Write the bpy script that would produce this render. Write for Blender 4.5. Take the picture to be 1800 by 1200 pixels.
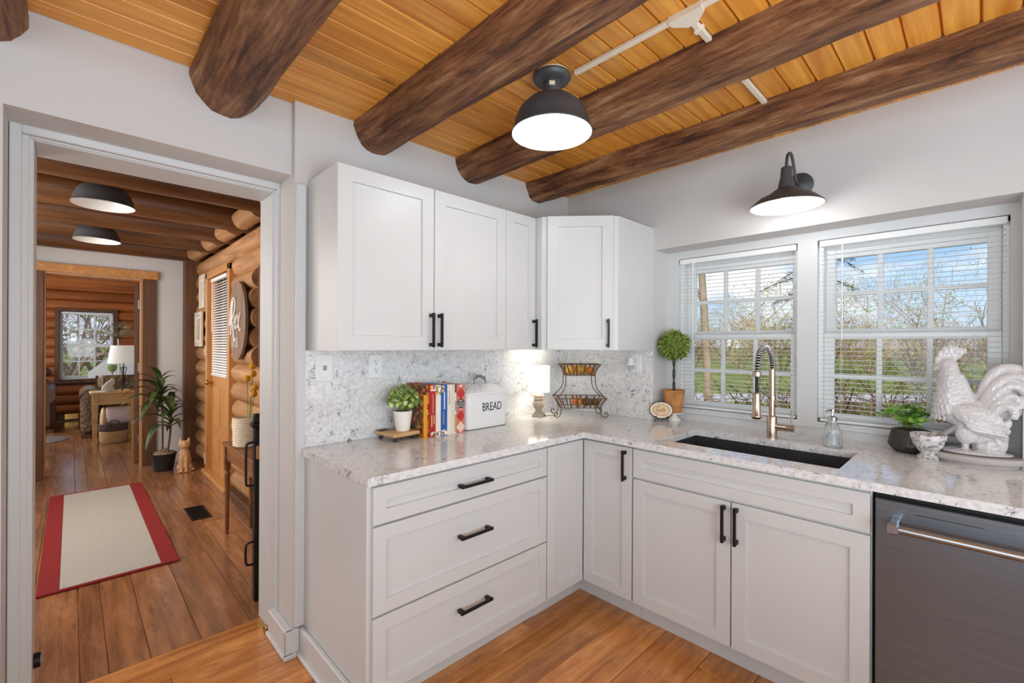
import bpy, bmesh, math, random
from mathutils import Vector, Matrix, noise
random.seed(7)
R = random.Random(11)
PI = math.pi
SC = bpy.context.scene
for o in list(bpy.data.objects): bpy.data.objects.remove(o, do_unlink=True)
COL = SC.collection

# ------------------------------------------------------------------ camera
YAW, PITCH, ROLL = 0.8017, 0.0006, 0.0044
CAM = Vector((-2.6068, -2.1162, 1.3768))
fw = Vector((math.cos(YAW)*math.cos(PITCH), math.sin(YAW)*math.cos(PITCH), math.sin(PITCH)))
rt = Vector((math.sin(YAW), -math.cos(YAW), 0.0))
up = rt.cross(fw)
r2 = rt*math.cos(ROLL) + up*math.sin(ROLL)
u2 = up*math.cos(ROLL) - rt*math.sin(ROLL)
cd = bpy.data.cameras.new('camera'); cam = bpy.data.objects.new('camera', cd); COL.objects.link(cam)
cd.sensor_width = 36.0; cd.lens = 36.0*800.1/1800.0; cd.shift_y = 5.19/1800.0
cd.clip_start = 0.05; cd.clip_end = 400
cam.matrix_world = Matrix(((r2.x, u2.x, -fw.x, CAM.x), (r2.y, u2.y, -fw.y, CAM.y), (r2.z, u2.z, -fw.z, CAM.z), (0, 0, 0, 1)))
SC.camera = cam

# ------------------------------------------------------------------ exposure
SC.view_settings.view_transform = 'Standard'
SC.view_settings.look = 'None'
SC.view_settings.exposure = 0.12
SC.view_settings.gamma = 1.0
SC.view_settings.use_curve_mapping = False

# ------------------------------------------------------------------ sky
W = bpy.data.worlds.new('sky'); SC.world = W; W.use_nodes = True
nt = W.node_tree; nt.nodes.clear()
def N(t, ty, **kw):
    n = t.nodes.new(ty)
    for k, v in kw.items():
        if k.startswith('i_'):
            key = k[2:]; key = int(key) if key.isdigit() else key.replace('_', ' ')
            n.inputs[key].default_value = v
        else: setattr(n, k, v)
    return n
def L(t, a, b): t.links.new(a, b)
def ramp(t, stops, interp='LINEAR'):
    n = t.nodes.new('ShaderNodeValToRGB'); cr = n.color_ramp; cr.interpolation = interp
    while len(cr.elements) > 1: cr.elements.remove(cr.elements[-1])
    for i, (p, c) in enumerate(stops):
        e = cr.elements[0] if i == 0 else cr.elements.new(p)
        e.position = p; e.color = c if len(c) == 4 else (*c, 1)
    return n
def lin(r, g=None, b=None):
    if g is None: r, g, b = r
    f = lambda v: ((v/255.0+0.055)/1.055)**2.4 if v > 10 else v/255.0/12.92
    return (f(r), f(g), f(b), 1.0)
tc = N(nt, 'ShaderNodeTexCoord')
sep = N(nt, 'ShaderNodeSeparateXYZ'); L(nt, tc.outputs['Generated'], sep.inputs[0])
grad = ramp(nt, [(0.0, lin(205, 225, 245)), (0.18, lin(150, 195, 240)), (0.6, lin(85, 145, 220))])
L(nt, sep.outputs['Z'], grad.inputs[0])
mp = N(nt, 'ShaderNodeMapping'); mp.inputs['Scale'].default_value = (1, 1, 2.6); mp.inputs['Location'].default_value = (1.35, 0.7, 0.2)
L(nt, tc.outputs['Generated'], mp.inputs[0])
cn = N(nt, 'ShaderNodeTexNoise', i_Scale=3.4, i_Detail=8.0, i_Roughness=0.55); L(nt, mp.outputs[0], cn.inputs['Vector'])
cr = ramp(nt, [(0.50, (0, 0, 0)), (0.62, (1, 1, 1))]); L(nt, cn.outputs['Fac'], cr.inputs[0])
mx = N(nt, 'ShaderNodeMixRGB'); L(nt, cr.outputs[0], mx.inputs[0]); L(nt, grad.outputs[0], mx.inputs[1]); mx.inputs[2].default_value = lin(250, 250, 252)
bg = N(nt, 'ShaderNodeBackground', i_Strength=1.15); L(nt, mx.outputs[0], bg.inputs[0])
wo = N(nt, 'ShaderNodeOutputWorld'); L(nt, bg.outputs[0], wo.inputs[0])

# ------------------------------------------------------------------ sun and large area lights
def light(name, ty, loc, power, color=(1, 1, 1), size=0.1, size_y=None, aim=None, spread=None):
    l = bpy.data.lights.new(name, ty); o = bpy.data.objects.new(name, l); COL.objects.link(o)
    o.location = loc; l.energy = power; l.color = color
    if ty == 'AREA':
        l.shape = 'RECTANGLE'; l.size = size; l.size_y = size_y or size
        if spread: l.spread = spread
    elif ty == 'POINT': l.shadow_soft_size = size
    elif ty == 'SUN': l.angle = size
    if aim is not None:
        o.rotation_euler = (Vector(aim)-Vector(loc)).to_track_quat('-Z', 'Y').to_euler()
    return o
light('sun', 'SUN', (-20, -20, 30), 3.3, (1, 0.95, 0.86), 0.02, aim=(-20+.62, -20+.30, 30-.72))
light('fill_rear', 'AREA', (-1.5, -3.85, 1.45), 29, (0.76, 0.89, 1), 3.0, 1.6, aim=(-1.5, 0, 1.2))  # added fill from behind the camera; the rear wall has no window
light('fill_side', 'AREA', (-4.05, -2.2, 1.5), 30, (0.76, 0.89, 1), 2.2, 1.6, aim=(0, -1.6, 1.2))  # added fill just inside the windowless left kitchen wall
light('fill_up', 'AREA', (-2.3, -3.0, 1.2), 40, (0.78, 0.90, 1), 1.2, 1.2, aim=(-1.9, -2.2, 2.5))  # added uplight behind the camera to brighten ceiling and beams, no fixture there
light('fill_hall', 'AREA', (-3.4, 2.4, 1.7), 56, (1, 0.96, 0.92), 2.6, 1.4, aim=(-1.6, 2.4, 1.3))  # added fill inside the closed left hall wall, brightens the log wall
light('fill_living', 'AREA', (-4.2, 7.0, 1.7), 70, (0.92, 0.95, 1), 2.6, 1.6, aim=(-1.8, 7.0, 1.0))  # added fill near the living room's closed left wall, apart from its window

# ------------------------------------------------------------------ mesh builder
class MB:
    def __init__(s): s.v = []; s.f = []
    def add(s, vs, fs):
        b = len(s.v); s.v += [tuple(v) for v in vs]; s.f += [tuple(i+b for i in f) for f in fs]; return s
    def box(s, x0, x1, y0, y1, z0, z1, c=0.0):
        x0, x1 = min(x0, x1), max(x0, x1); y0, y1 = min(y0, y1), max(y0, y1); z0, z1 = min(z0, z1), max(z0, z1)
        if c <= 0:
            return s.add([(x0,y0,z0),(x1,y0,z0),(x1,y1,z0),(x0,y1,z0),(x0,y0,z1),(x1,y0,z1),(x1,y1,z1),(x0,y1,z1)],
                         [(0,3,2,1),(4,5,6,7),(0,1,5,4),(1,2,6,5),(2,3,7,6),(3,0,4,7)])
        c = min(c, (x1-x0)*.49, (y1-y0)*.49, (z1-z0)*.49)
        X, Y, Z = (x0, x1), (y0, y1), (z0, z1); vs = []; ix = {}
        for i in (0, 1):
            for j in (0, 1):
                for k in (0, 1):
                    sx, sy, sz = (1-2*i), (1-2*j), (1-2*k)
                    for a, p in (('x', (X[i], Y[j]+sy*c, Z[k]+sz*c)), ('y', (X[i]+sx*c, Y[j], Z[k]+sz*c)), ('z', (X[i]+sx*c, Y[j]+sy*c, Z[k]))):
                        ix[(i, j, k, a)] = len(vs); vs.append(p)
        fs = []
        for i in (0, 1):
            q = [ix[(i, j, k, 'x')] for j, k in ((0,0),(1,0),(1,1),(0,1))]; fs.append(q if i else q[::-1])
            q = [ix[(j, i, k, 'y')] for j, k in ((0,0),(1,0),(1,1),(0,1))]; fs.append(q[::-1] if i else q)
            q = [ix[(j, k, i, 'z')] for j, k in ((0,0),(1,0),(1,1),(0,1))]; fs.append(q if i else q[::-1])
        for a, b in ((0,0),(1,0),(1,1),(0,1)):
            fs.append([ix[(0,a,b,'y')], ix[(1,a,b,'y')], ix[(1,a,b,'z')], ix[(0,a,b,'z')]])
            fs.append([ix[(a,0,b,'x')], ix[(a,1,b,'x')], ix[(a,1,b,'z')], ix[(a,0,b,'z')]])
            fs.append([ix[(a,b,0,'x')], ix[(a,b,1,'x')], ix[(a,b,1,'y')], ix[(a,b,0,'y')]])
        for i in (0, 1):
            for j in (0, 1):
                for k in (0, 1): fs.append([ix[(i,j,k,'x')], ix[(i,j,k,'y')], ix[(i,j,k,'z')]])
        return s.add(vs, fs)
    def lathe(s, prof, n=32, c=(0, 0, 0), M=None, sx=1.0, sy=1.0, cap=True):
        vs = []; fs = []; m = len(prof)
        for i in range(n):
            a = 2*PI*i/n
            for r, z in prof:
                p = Vector((r*math.cos(a)*sx, r*math.sin(a)*sy, z))
                if M is not None: p = M @ p
                vs.append((p.x+c[0], p.y+c[1], p.z+c[2]))
        for i in range(n):
            j = (i+1) % n
            for k in range(m-1):
                fs.append((i*m+k, j*m+k, j*m+k+1, i*m+k+1))
        if cap and prof[0][0] > 1e-5: fs.append([i*m for i in range(n)][::-1])
        if cap and prof[-1][0] > 1e-5: fs.append([i*m+m-1 for i in range(n)])
        return s.add(vs, fs)
    def tube(s, pts, r, n=10, closed=False, flat=1.0):
        pts = [Vector(p) for p in pts]; m = len(pts); rr = r if callable(r) else (lambda t: r)
        vs = []; fs = []; prev = None
        for i, p in enumerate(pts):
            if closed: d = pts[(i+1) % m]-pts[i-1]
            else: d = pts[min(i+1, m-1)]-pts[max(i-1, 0)]
            d.normalize() if d.length > 1e-9 else None
            if prev is None:
                a = Vector((0, 0, 1)) if abs(d.z) < .9 else Vector((1, 0, 0))
                nrm = (a - d*a.dot(d)).normalized()
            else:
                nrm = (prev - d*prev.dot(d)); nrm = nrm.normalized() if nrm.length > 1e-6 else d.orthogonal().normalized()
            prev = nrm; b = d.cross(nrm); q = rr(i/max(1, m-1))
            for k in range(n):
                t = 2*PI*k/n; vs.append(p + nrm*(q*math.cos(t)) + b*(q*flat*math.sin(t)))
        for i in range(m if closed else m-1):
            j = (i+1) % m
            for k in range(n):
                l = (k+1) % n; fs.append((i*n+k, i*n+l, j*n+l, j*n+k))
        if not closed:
            fs.append(tuple(range(n))[::-1]); fs.append(tuple((m-1)*n+k for k in range(n)))
        return s.add(vs, fs)
    def ball(s, c, r, nu=16, nv=10, M=None):
        if not hasattr(r, '__len__'): r = (r, r, r)
        vs = []; fs = []
        for j in range(nv+1):
            t = PI*j/nv
            for i in range(nu):
                a = 2*PI*i/nu
                p = Vector((r[0]*math.sin(t)*math.cos(a), r[1]*math.sin(t)*math.sin(a), -r[2]*math.cos(t)))
                if M is not None: p = M @ p
                vs.append((p.x+c[0], p.y+c[1], p.z+c[2]))
        for j in range(nv):
            for i in range(nu):
                k = (i+1) % nu; fs.append((j*nu+i, j*nu+k, (j+1)*nu+k, (j+1)*nu+i))
        return s.add(vs, fs)
    def prism(s, poly, z0, z1, M=None):
        n = len(poly); vs = [(x, y, z0) for x, y in poly]+[(x, y, z1) for x, y in poly]
        if M is not None: vs = [tuple(M @ Vector(v)) for v in vs]
        fs = [tuple(range(n))[::-1], tuple(range(n, 2*n))]+[(i, (i+1) % n, n+(i+1) % n, n+i) for i in range(n)]
        return s.add(vs, fs)
    def loft(s, rings, cap=True):
        n = len(rings[0]); vs = [p for r in rings for p in r]; fs = []
        for i in range(len(rings)-1):
            for k in range(n):
                l = (k+1) % n; fs.append((i*n+k, i*n+l, (i+1)*n+l, (i+1)*n+k))
        if cap: fs.append(tuple(range(n))[::-1]); fs.append(tuple((len(rings)-1)*n+k for k in range(n)))
        return s.add(vs, fs)
    def mesh(s, name, mat=None, smooth=None):
        me = bpy.data.meshes.new(name); me.from_pydata(s.v, [], s.f); me.validate()
        bm = bmesh.new(); bm.from_mesh(me); bmesh.ops.recalc_face_normals(bm, faces=bm.faces); bm.to_mesh(me); bm.free()
        if smooth is not None:
            me.polygons.foreach_set('use_smooth', [True]*len(me.polygons))
            me.set_sharp_from_angle(angle=math.radians(smooth))
        if mat: me.materials.append(mat)
        me.update(); return me
    def build(s, name, mat, parent=None, smooth=None, loc=None, rot=None):
        return link(name, s.mesh(name, mat, smooth), parent, loc, rot)
def link(name, me, parent=None, loc=None, rot=None):
    o = bpy.data.objects.new(name, me); COL.objects.link(o)
    if parent is not None: o.parent = parent
    if loc is not None: o.location = loc
    if rot is not None: o.rotation_euler = rot
    return o
def tag(o, label=None, cat=None, group=None, kind=None):
    if label: o['label'] = label
    if cat: o['category'] = cat
    if group: o['group'] = group
    if kind: o['kind'] = kind
    return o
def thing(name, label, cat, loc=(0, 0, 0), rz=0.0, group=None):
    o = bpy.data.objects.new(name, None); COL.objects.link(o); o.empty_display_size = .05
    o.location = loc; o.rotation_euler = (0, 0, rz)
    return tag(o, label, cat, group)
def struct(o): o['kind'] = 'structure'; return o
def root_struct(name):
    o = bpy.data.objects.new(name, None); COL.objects.link(o); o['kind'] = 'structure'; return o
def text_mesh(body, size, extrude, mat, sx=1.0, align='CENTER'):
    cu = bpy.data.curves.new('lettering', 'FONT'); cu.body = body; cu.size = size; cu.extrude = extrude
    cu.align_x = align; cu.align_y = 'CENTER'; cu.resolution_u = 3
    ob = bpy.data.objects.new('lettering_tmp', cu); COL.objects.link(ob)
    dg = bpy.context.evaluated_depsgraph_get(); me = bpy.data.meshes.new_from_object(ob.evaluated_get(dg))
    bpy.data.objects.remove(ob, do_unlink=True)
    for v in me.vertices: v.co.x *= sx
    me.materials.clear(); me.materials.append(mat); return me
def smooth_path(pts, k=6):
    P = [Vector(p) for p in pts]; out = []
    for i in range(len(P)-1):
        p0 = P[max(i-1, 0)]; p1 = P[i]; p2 = P[i+1]; p3 = P[min(i+2, len(P)-1)]
        for j in range(k):
            t = j/k; out.append(0.5*((2*p1)+(p2-p0)*t+(2*p0-5*p1+4*p2-p3)*t*t+(3*p1-p0-3*p2+p3)*t**3))
    out.append(P[-1]); return out

# ------------------------------------------------------------------ materials
def base_mat(name):
    m = bpy.data.materials.new(name); m.use_nodes = True; t = m.node_tree
    return m, t, t.nodes['Principled BSDF']
def coords(t, scale=(1, 1, 1), per_obj=True):
    tc = N(t, 'ShaderNodeTexCoord'); mp = N(t, 'ShaderNodeMapping'); mp.inputs['Scale'].default_value = scale
    if per_obj:
        oi = N(t, 'ShaderNodeObjectInfo'); va = N(t, 'ShaderNodeVectorMath', operation='SCALE'); va.inputs[0].default_value = (37.0, 53.0, 71.0)
        L(t, oi.outputs['Random'], va.inputs['Scale'])
        ad = N(t, 'ShaderNodeVectorMath', operation='ADD'); L(t, tc.outputs['Object'], ad.inputs[0]); L(t, va.outputs[0], ad.inputs[1]); L(t, ad.outputs[0], mp.inputs[0])
        return mp.outputs[0], oi.outputs['Random']
    L(t, tc.outputs['Object'], mp.inputs[0]); return mp.outputs[0], None
def bump(t, b, src, strength, dist=0.01):
    n = N(t, 'ShaderNodeBump'); n.inputs['Strength'].default_value = strength; n.inputs['Distance'].default_value = dist
    L(t, src, n.inputs['Height']); L(t, n.outputs[0], b.inputs['Normal'])
def paint(name, rgb, rough=0.5, metal=0.0, var=0.04, scale=12.0, bmp=0.0, bscale=60.0, emit=None, trans=0.0, spec=None, sub=0.0, alpha=None):
    m, t, b = base_mat(name); c = lin(rgb); v, rnd = coords(t, (scale,)*3)
    n = N(t, 'ShaderNodeTexNoise', i_Scale=1.0, i_Detail=3.0); L(t, v, n.inputs['Vector'])
    k0 = 1-var; k1 = 1+var
    r = ramp(t, [(0.3, tuple(min(1, x*k0) for x in c[:3])), (0.7, tuple(min(1, x*k1) for x in c[:3]))]); L(t, n.outputs['Fac'], r.inputs[0]); L(t, r.outputs[0], b.inputs['Base Color'])
    b.inputs['Roughness'].default_value = rough; b.inputs['Metallic'].default_value = metal
    if spec is not None: b.inputs['Specular IOR Level'].default_value = spec
    if bmp:
        v2, _ = coords(t, (bscale,)*3); n2 = N(t, 'ShaderNodeTexNoise', i_Scale=1.0, i_Detail=4.0); L(t, v2, n2.inputs['Vector']); bump(t, b, n2.outputs['Fac'], bmp)
    if emit: b.inputs['Emission Color'].default_value = lin(rgb) if emit[0] is None else lin(emit[0]); b.inputs['Emission Strength'].default_value = emit[1]
    if trans: b.inputs['Transmission Weight'].default_value = trans
    if sub: b.inputs['Subsurface Weight'].default_value = sub; b.inputs['Subsurface Radius'].default_value = (.01, .01, .01)
    if alpha is not None: b.inputs['Alpha'].default_value = alpha
    return m
def wood(name, dark, light_, rough=0.4, axis='x', grain=28.0, stretch=0.06, var=0.25, bmp=0.15, knots=0.0, coat=0.0, spec=None, wear=0.0):
    """fine grain stretched along an axis, per-object tone"""
    m, t, b = base_mat(name)
    sc = {'x': (stretch*grain, grain, grain), 'y': (grain, stretch*grain, grain), 'z': (grain, grain, stretch*grain)}[axis]
    v, rnd = coords(t, sc)
    n = N(t, 'ShaderNodeTexNoise', i_Scale=1.0, i_Detail=5.0, i_Roughness=0.6, i_Distortion=0.6); L(t, v, n.inputs['Vector'])
    d, l = lin(dark), lin(light_)
    r = ramp(t, [(0.25, d), (0.5, tuple((a+c)/2 for a, c in zip(d, l))), (0.72, l)]); L(t, n.outputs['Fac'], r.inputs[0])
    col = r.outputs[0]
    if knots:
        sk = {'x': (1.4, 7, 7), 'y': (7, 1.4, 7), 'z': (7, 7, 1.4)}[axis]; v3, _ = coords(t, sk)
        vo = N(t, 'ShaderNodeTexVoronoi', i_Scale=1.0); L(t, v3, vo.inputs['Vector'])
        kr = ramp(t, [(0.03, (1, 1, 1)), (0.09, (0, 0, 0))]); L(t, vo.outputs['Distance'], kr.inputs[0])
        mk = N(t, 'ShaderNodeMixRGB'); mk.inputs[2].default_value = tuple(x*.35 for x in d[:3])+(1,)
        mu = N(t, 'ShaderNodeMath', operation='MULTIPLY'); mu.inputs[1].default_value = knots; L(t, kr.outputs[0], mu.inputs[0]); L(t, mu.outputs[0], mk.inputs[0]); L(t, col, mk.inputs[1]); col = mk.outputs[0]
    if wear:   # scuffed pale patches and dark grime with shapes of their own
        v4, _ = coords(t, {'x': (2.2, 6, 6), 'y': (6, 2.2, 6), 'z': (6, 6, 2.2)}[axis], False); n4 = N(t, 'ShaderNodeTexNoise', i_Scale=1.0, i_Detail=9.0, i_Roughness=.68); L(t, v4, n4.inputs['Vector'])
        for lo, hi, cc in ((.54, .70, tuple(min(1, x*1.25+.06) for x in l[:3])+(1,)), (.46, .32, tuple(x*.45 for x in d[:3])+(1,))):
            wr_ = N(t, 'ShaderNodeMapRange'); wr_.inputs['From Min'].default_value = lo; wr_.inputs['From Max'].default_value = hi; wr_.inputs['To Max'].default_value = wear; L(t, n4.outputs['Fac'], wr_.inputs['Value'])
            mw = N(t, 'ShaderNodeMixRGB'); mw.inputs[2].default_value = cc; L(t, wr_.outputs[0], mw.inputs[0]); L(t, col, mw.inputs[1]); col = mw.outputs[0]
    hs = N(t, 'ShaderNodeHueSaturation'); mr = N(t, 'ShaderNodeMapRange'); mr.inputs['To Min'].default_value = 1-var; mr.inputs['To Max'].default_value = 1+var
    L(t, rnd, mr.inputs['Value']); L(t, mr.outputs[0], hs.inputs['Value']); L(t, col, hs.inputs['Color']); L(t, hs.outputs[0], b.inputs['Base Color'])
    b.inputs['Roughness'].default_value = rough
    if coat: b.inputs['Coat Weight'].default_value = coat; b.inputs['Coat Roughness'].default_value = .15
    if spec is not None: b.inputs['Specular IOR Level'].default_value = spec
    if bmp: bump(t, b, n.outputs['Fac'], bmp, 0.006)
    return m
M = {}
M['wall'] = paint('wall_paint', (208, 205, 202), 0.75, var=0.015, scale=3, bmp=0.04, bscale=90)
M['trim'] = paint('trim_paint', (212, 212, 211), 0.45, var=0.012, scale=6, bmp=0.05, bscale=25)
M['cab'] = paint('cabinet_paint', (211, 211, 209), 0.35, var=0.008, scale=5)
M['black'] = paint('black_metal', (38, 37, 37), 0.45, 0.6, var=0.08)
M['bronze'] = paint('bronze_shade', (84, 84, 86), 0.5, 0.4, var=0.08)
M['shade_in'] = paint('enamel_white', (245, 244, 240), 0.3, var=0.01)
M['steel'] = None
M['white'] = paint('white_plastic', (238, 238, 236), 0.35, var=0.01)
M['blind'] = paint('blind_vinyl', (240, 240, 238), 0.45, var=0.01)
M['ceil'] = wood('pine_ceiling', (196, 114, 28), (242, 176, 76), 0.42, 'x', 30, 0.05, 0.16, 0.12, knots=0.8)
M['floor_k'] = wood('kitchen_floor_wood', (150, 86, 36), (222, 152, 82), 0.28, 'x', 26, 0.05, 0.18, 0.25, knots=0.4, coat=.3, wear=.65)
M['floor_h'] = wood('hall_floor_wood', (112, 70, 44), (182, 126, 84), 0.2, 'y', 22, 0.07, 0.16, 0.45, knots=0.5, coat=.6, wear=.5)
M['log'] = wood('wall_log_wood', (140, 94, 54), (198, 150, 102), 0.6, 'y', 16, 0.10, 0.12, 0.6)
M['logend'] = wood('log_end_wood', (96, 60, 34), (150, 104, 64), 0.7, 'x', 26, 0.5, 0.12, 0.3)
M['oak'] = wood('honey_oak', (176, 116, 58), (214, 158, 94), 0.4, 'z', 22, 0.06, 0.06, 0.1)
M['darkwood'] = wood('dark_stained_wood', (70, 42, 22), (112, 72, 42), 0.5, 'z', 20, 0.08, 0.12, 0.3)
M['siding'] = wood('siding_wood', (128, 66, 26), (186, 108, 52), 0.45, 'x', 14, 0.07, 0.14, 0.3, knots=0.6)
def bark_mat():
    m, t, b = base_mat('beam_bark')
    v, rnd = coords(t, (24, 2.6, 24)); n = N(t, 'ShaderNodeTexNoise', i_Scale=1.0, i_Detail=10.0, i_Roughness=.72, i_Distortion=.35); L(t, v, n.inputs['Vector'])
    v2, _ = coords(t, (70, 9, 70)); n2 = N(t, 'ShaderNodeTexNoise', i_Scale=1.0, i_Detail=6.0); L(t, v2, n2.inputs['Vector'])
    v3, _ = coords(t, (5, 3, 5)); n3 = N(t, 'ShaderNodeTexNoise', i_Scale=1.0, i_Detail=2.0); L(t, v3, n3.inputs['Vector'])
    r = ramp(t, [(0.34, lin(66, 38, 22)), (0.44, lin(126, 78, 46)), (0.54, lin(172, 116, 72)), (0.68, lin(216, 172, 126))]); L(t, n.outputs['Fac'], r.inputs[0])
    mx = N(t, 'ShaderNodeMixRGB', blend_type='MULTIPLY'); mx.inputs[0].default_value = .6
    r3 = ramp(t, [(0.3, (0.62, 0.54, 0.48)), (0.65, (1, 1, 1))]); L(t, n3.outputs['Fac'], r3.inputs[0]); L(t, r.outputs[0], mx.inputs[1]); L(t, r3.outputs[0], mx.inputs[2])
    L(t, mx.outputs[0], b.inputs['Base Color']); b.inputs['Roughness'].default_value = .62
    ad = N(t, 'ShaderNodeMath', operation='ADD'); L(t, n.outputs['Fac'], ad.inputs[0]); L(t, n2.outputs['Fac'], ad.inputs[1]); bump(t, b, ad.outputs[0], 1.0, .03)
    return m
M['bark'] = bark_mat()
def quartz():
    m, t, b = base_mat('quartz'); v, _ = coords(t, (1, 1, 1), False)
    nn = N(t, 'ShaderNodeTexNoise', i_Scale=60.0, i_Detail=6.0, i_Roughness=.6); L(t, v, nn.inputs['Vector'])
    r0 = ramp(t, [(0.3, lin(202, 200, 199)), (0.5, lin(224, 223, 222)), (0.7, lin(238, 238, 237))]); L(t, nn.outputs['Fac'], r0.inputs[0])
    # short dark squiggles: thin ridges of a distorted noise, kept only in patches
    n1 = N(t, 'ShaderNodeTexNoise', i_Scale=13.0, i_Detail=4.0, i_Roughness=.65, i_Distortion=1.4); L(t, v, n1.inputs['Vector'])
    su = N(t, 'ShaderNodeMath', operation='SUBTRACT'); su.inputs[1].default_value = .5; L(t, n1.outputs['Fac'], su.inputs[0])
    ab = N(t, 'ShaderNodeMath', operation='ABSOLUTE'); L(t, su.outputs[0], ab.inputs[0])
    rr = ramp(t, [(0.006, (1, 1, 1)), (0.016, (0, 0, 0))]); L(t, ab.outputs[0], rr.inputs[0])
    n2 = N(t, 'ShaderNodeTexNoise', i_Scale=21.0, i_Detail=2.0); L(t, v, n2.inputs['Vector'])
    r2_ = ramp(t, [(0.53, (0, 0, 0)), (0.63, (1, 1, 1))]); L(t, n2.outputs['Fac'], r2_.inputs[0])
    mu = N(t, 'ShaderNodeMath', operation='MULTIPLY'); L(t, rr.outputs[0], mu.inputs[0]); L(t, r2_.outputs[0], mu.inputs[1])
    mx = N(t, 'ShaderNodeMixRGB'); L(t, mu.outputs[0], mx.inputs[0]); L(t, r0.outputs[0], mx.inputs[1]); mx.inputs[2].default_value = lin(66, 68, 78)
    L(t, mx.outputs[0], b.inputs['Base Color']); b.inputs['Roughness'].default_value = .1
    return m
M['quartz'] = quartz()
def brushed(name, rgb, rough, along):
    m, t, b = base_mat(name); sc = {'y': (400, 4, 400), 'z': (300, 300, 4)}[along]; v, _ = coords(t, sc)
    n = N(t, 'ShaderNodeTexNoise', i_Scale=1.0, i_Detail=3.0); L(t, v, n.inputs['Vector'])
    c = lin(rgb); r = ramp(t, [(0.3, tuple(x*.88 for x in c[:3])), (0.7, tuple(min(1, x*1.1) for x in c[:3]))]); L(t, n.outputs['Fac'], r.inputs[0]); L(t, r.outputs[0], b.inputs['Base Color'])
    b.inputs['Metallic'].default_value = 1; b.inputs['Roughness'].default_value = rough; bump(t, b, n.outputs['Fac'], .04, .001); return m
M['steel'] = brushed('brushed_steel', (126, 134, 142), .36, 'y')
M['chrome'] = paint('polished_steel', (215, 214, 212), .12, 1.0, var=.02)
M['handle_steel'] = brushed('handle_steel', (176, 184, 194), .3, 'y')
M['nickel'] = brushed('brushed_nickel', (188, 168, 148), .24, 'z')
def glass_mat(name, rgb=(245, 248, 248), rough=0.0, ior=1.45):
    m, t, b = base_mat(name); b.inputs['Base Color'].default_value = lin(rgb); b.inputs['Transmission Weight'].default_value = 1; b.inputs['Roughness'].default_value = rough; b.inputs['IOR'].default_value = ior
    return m
M['bottle_glass'] = glass_mat('clear_bottle_glass')
def pane_mat():
    m = bpy.data.materials.new('window_glass'); m.use_nodes = True; t = m.node_tree; t.nodes.clear()
    tr = N(t, 'ShaderNodeBsdfTransparent'); tr.inputs[0].default_value = (.97, .98, .98, 1); gl = N(t, 'ShaderNodeBsdfGlossy'); gl.inputs['Roughness'].default_value = .02
    fr = N(t, 'ShaderNodeFresnel', i_IOR=1.35); mx = N(t, 'ShaderNodeMixShader'); L(t, fr.outputs[0], mx.inputs[0]); L(t, tr.outputs[0], mx.inputs[1]); L(t, gl.outputs[0], mx.inputs[2])
    o = N(t, 'ShaderNodeOutputMaterial'); L(t, mx.outputs[0], o.inputs[0]); return m
M['pane'] = pane_mat()
# ================================================================== STRUCTURE
ZC = 2.453
# ---- kitchen walls
w = MB()
w.box(-4.2, -2.765, .04, .43, 0, 2.52).box(-2.765, -1.90, .04, .43, 2.133, 2.52).box(-1.90, 0.30, 0, .43, 0, 2.52)
struct(w.build('wall_back', M['wall']))
w = MB(); x1 = .30
w.box(0, x1, -.695, 0, 0, 2.52).box(0, x1, -4.0, -2.225, 0, 2.52).box(0, x1, -2.225, -.695, 1.9685, 2.52).box(0, x1, -2.225, -.695, 0, .882)
struct(w.build('wall_window', M['wall']))
struct(MB().box(-4.35, -4.2, -4.15, .43, 0, 2.52).build('wall_left', M['wall']))
struct(MB().box(-4.35, .3, -4.15, -4.0, 0, 2.52).build('wall_rear', M['wall']))
# roof slab above every room keeps the sky out
struct(MB().box(-5.2, .55, -4.4, 9.6, 2.78, 2.9).build('roof', M['wall']))
# ---- window recess lining (trim with two openings)
WIN = [(-1.432, -.772), (-2.196, -1.522)]
ZB, ZT = .985, 1.922
t = MB()
ys = [-.695, WIN[0][1], WIN[0][0], WIN[1][1], WIN[1][0], -2.225]
for a, b in ((ys[0], ys[1]), (ys[2], ys[3]), (ys[4], ys[5])): t.box(.165, .30, b, a, .884, 1.9685)
for a, b in WIN: t.box(.165, .30, a, b, .884, ZB).box(.165, .30, a, b, ZT, 1.9685)
tr2 = struct(t.build('trim_window', M['trim']))
t = MB().box(.150, .172, -2.19, -.74, .955, .975, .004)           # slim stool under the windows
t.build('stool', M['trim'], tr2)
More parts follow.
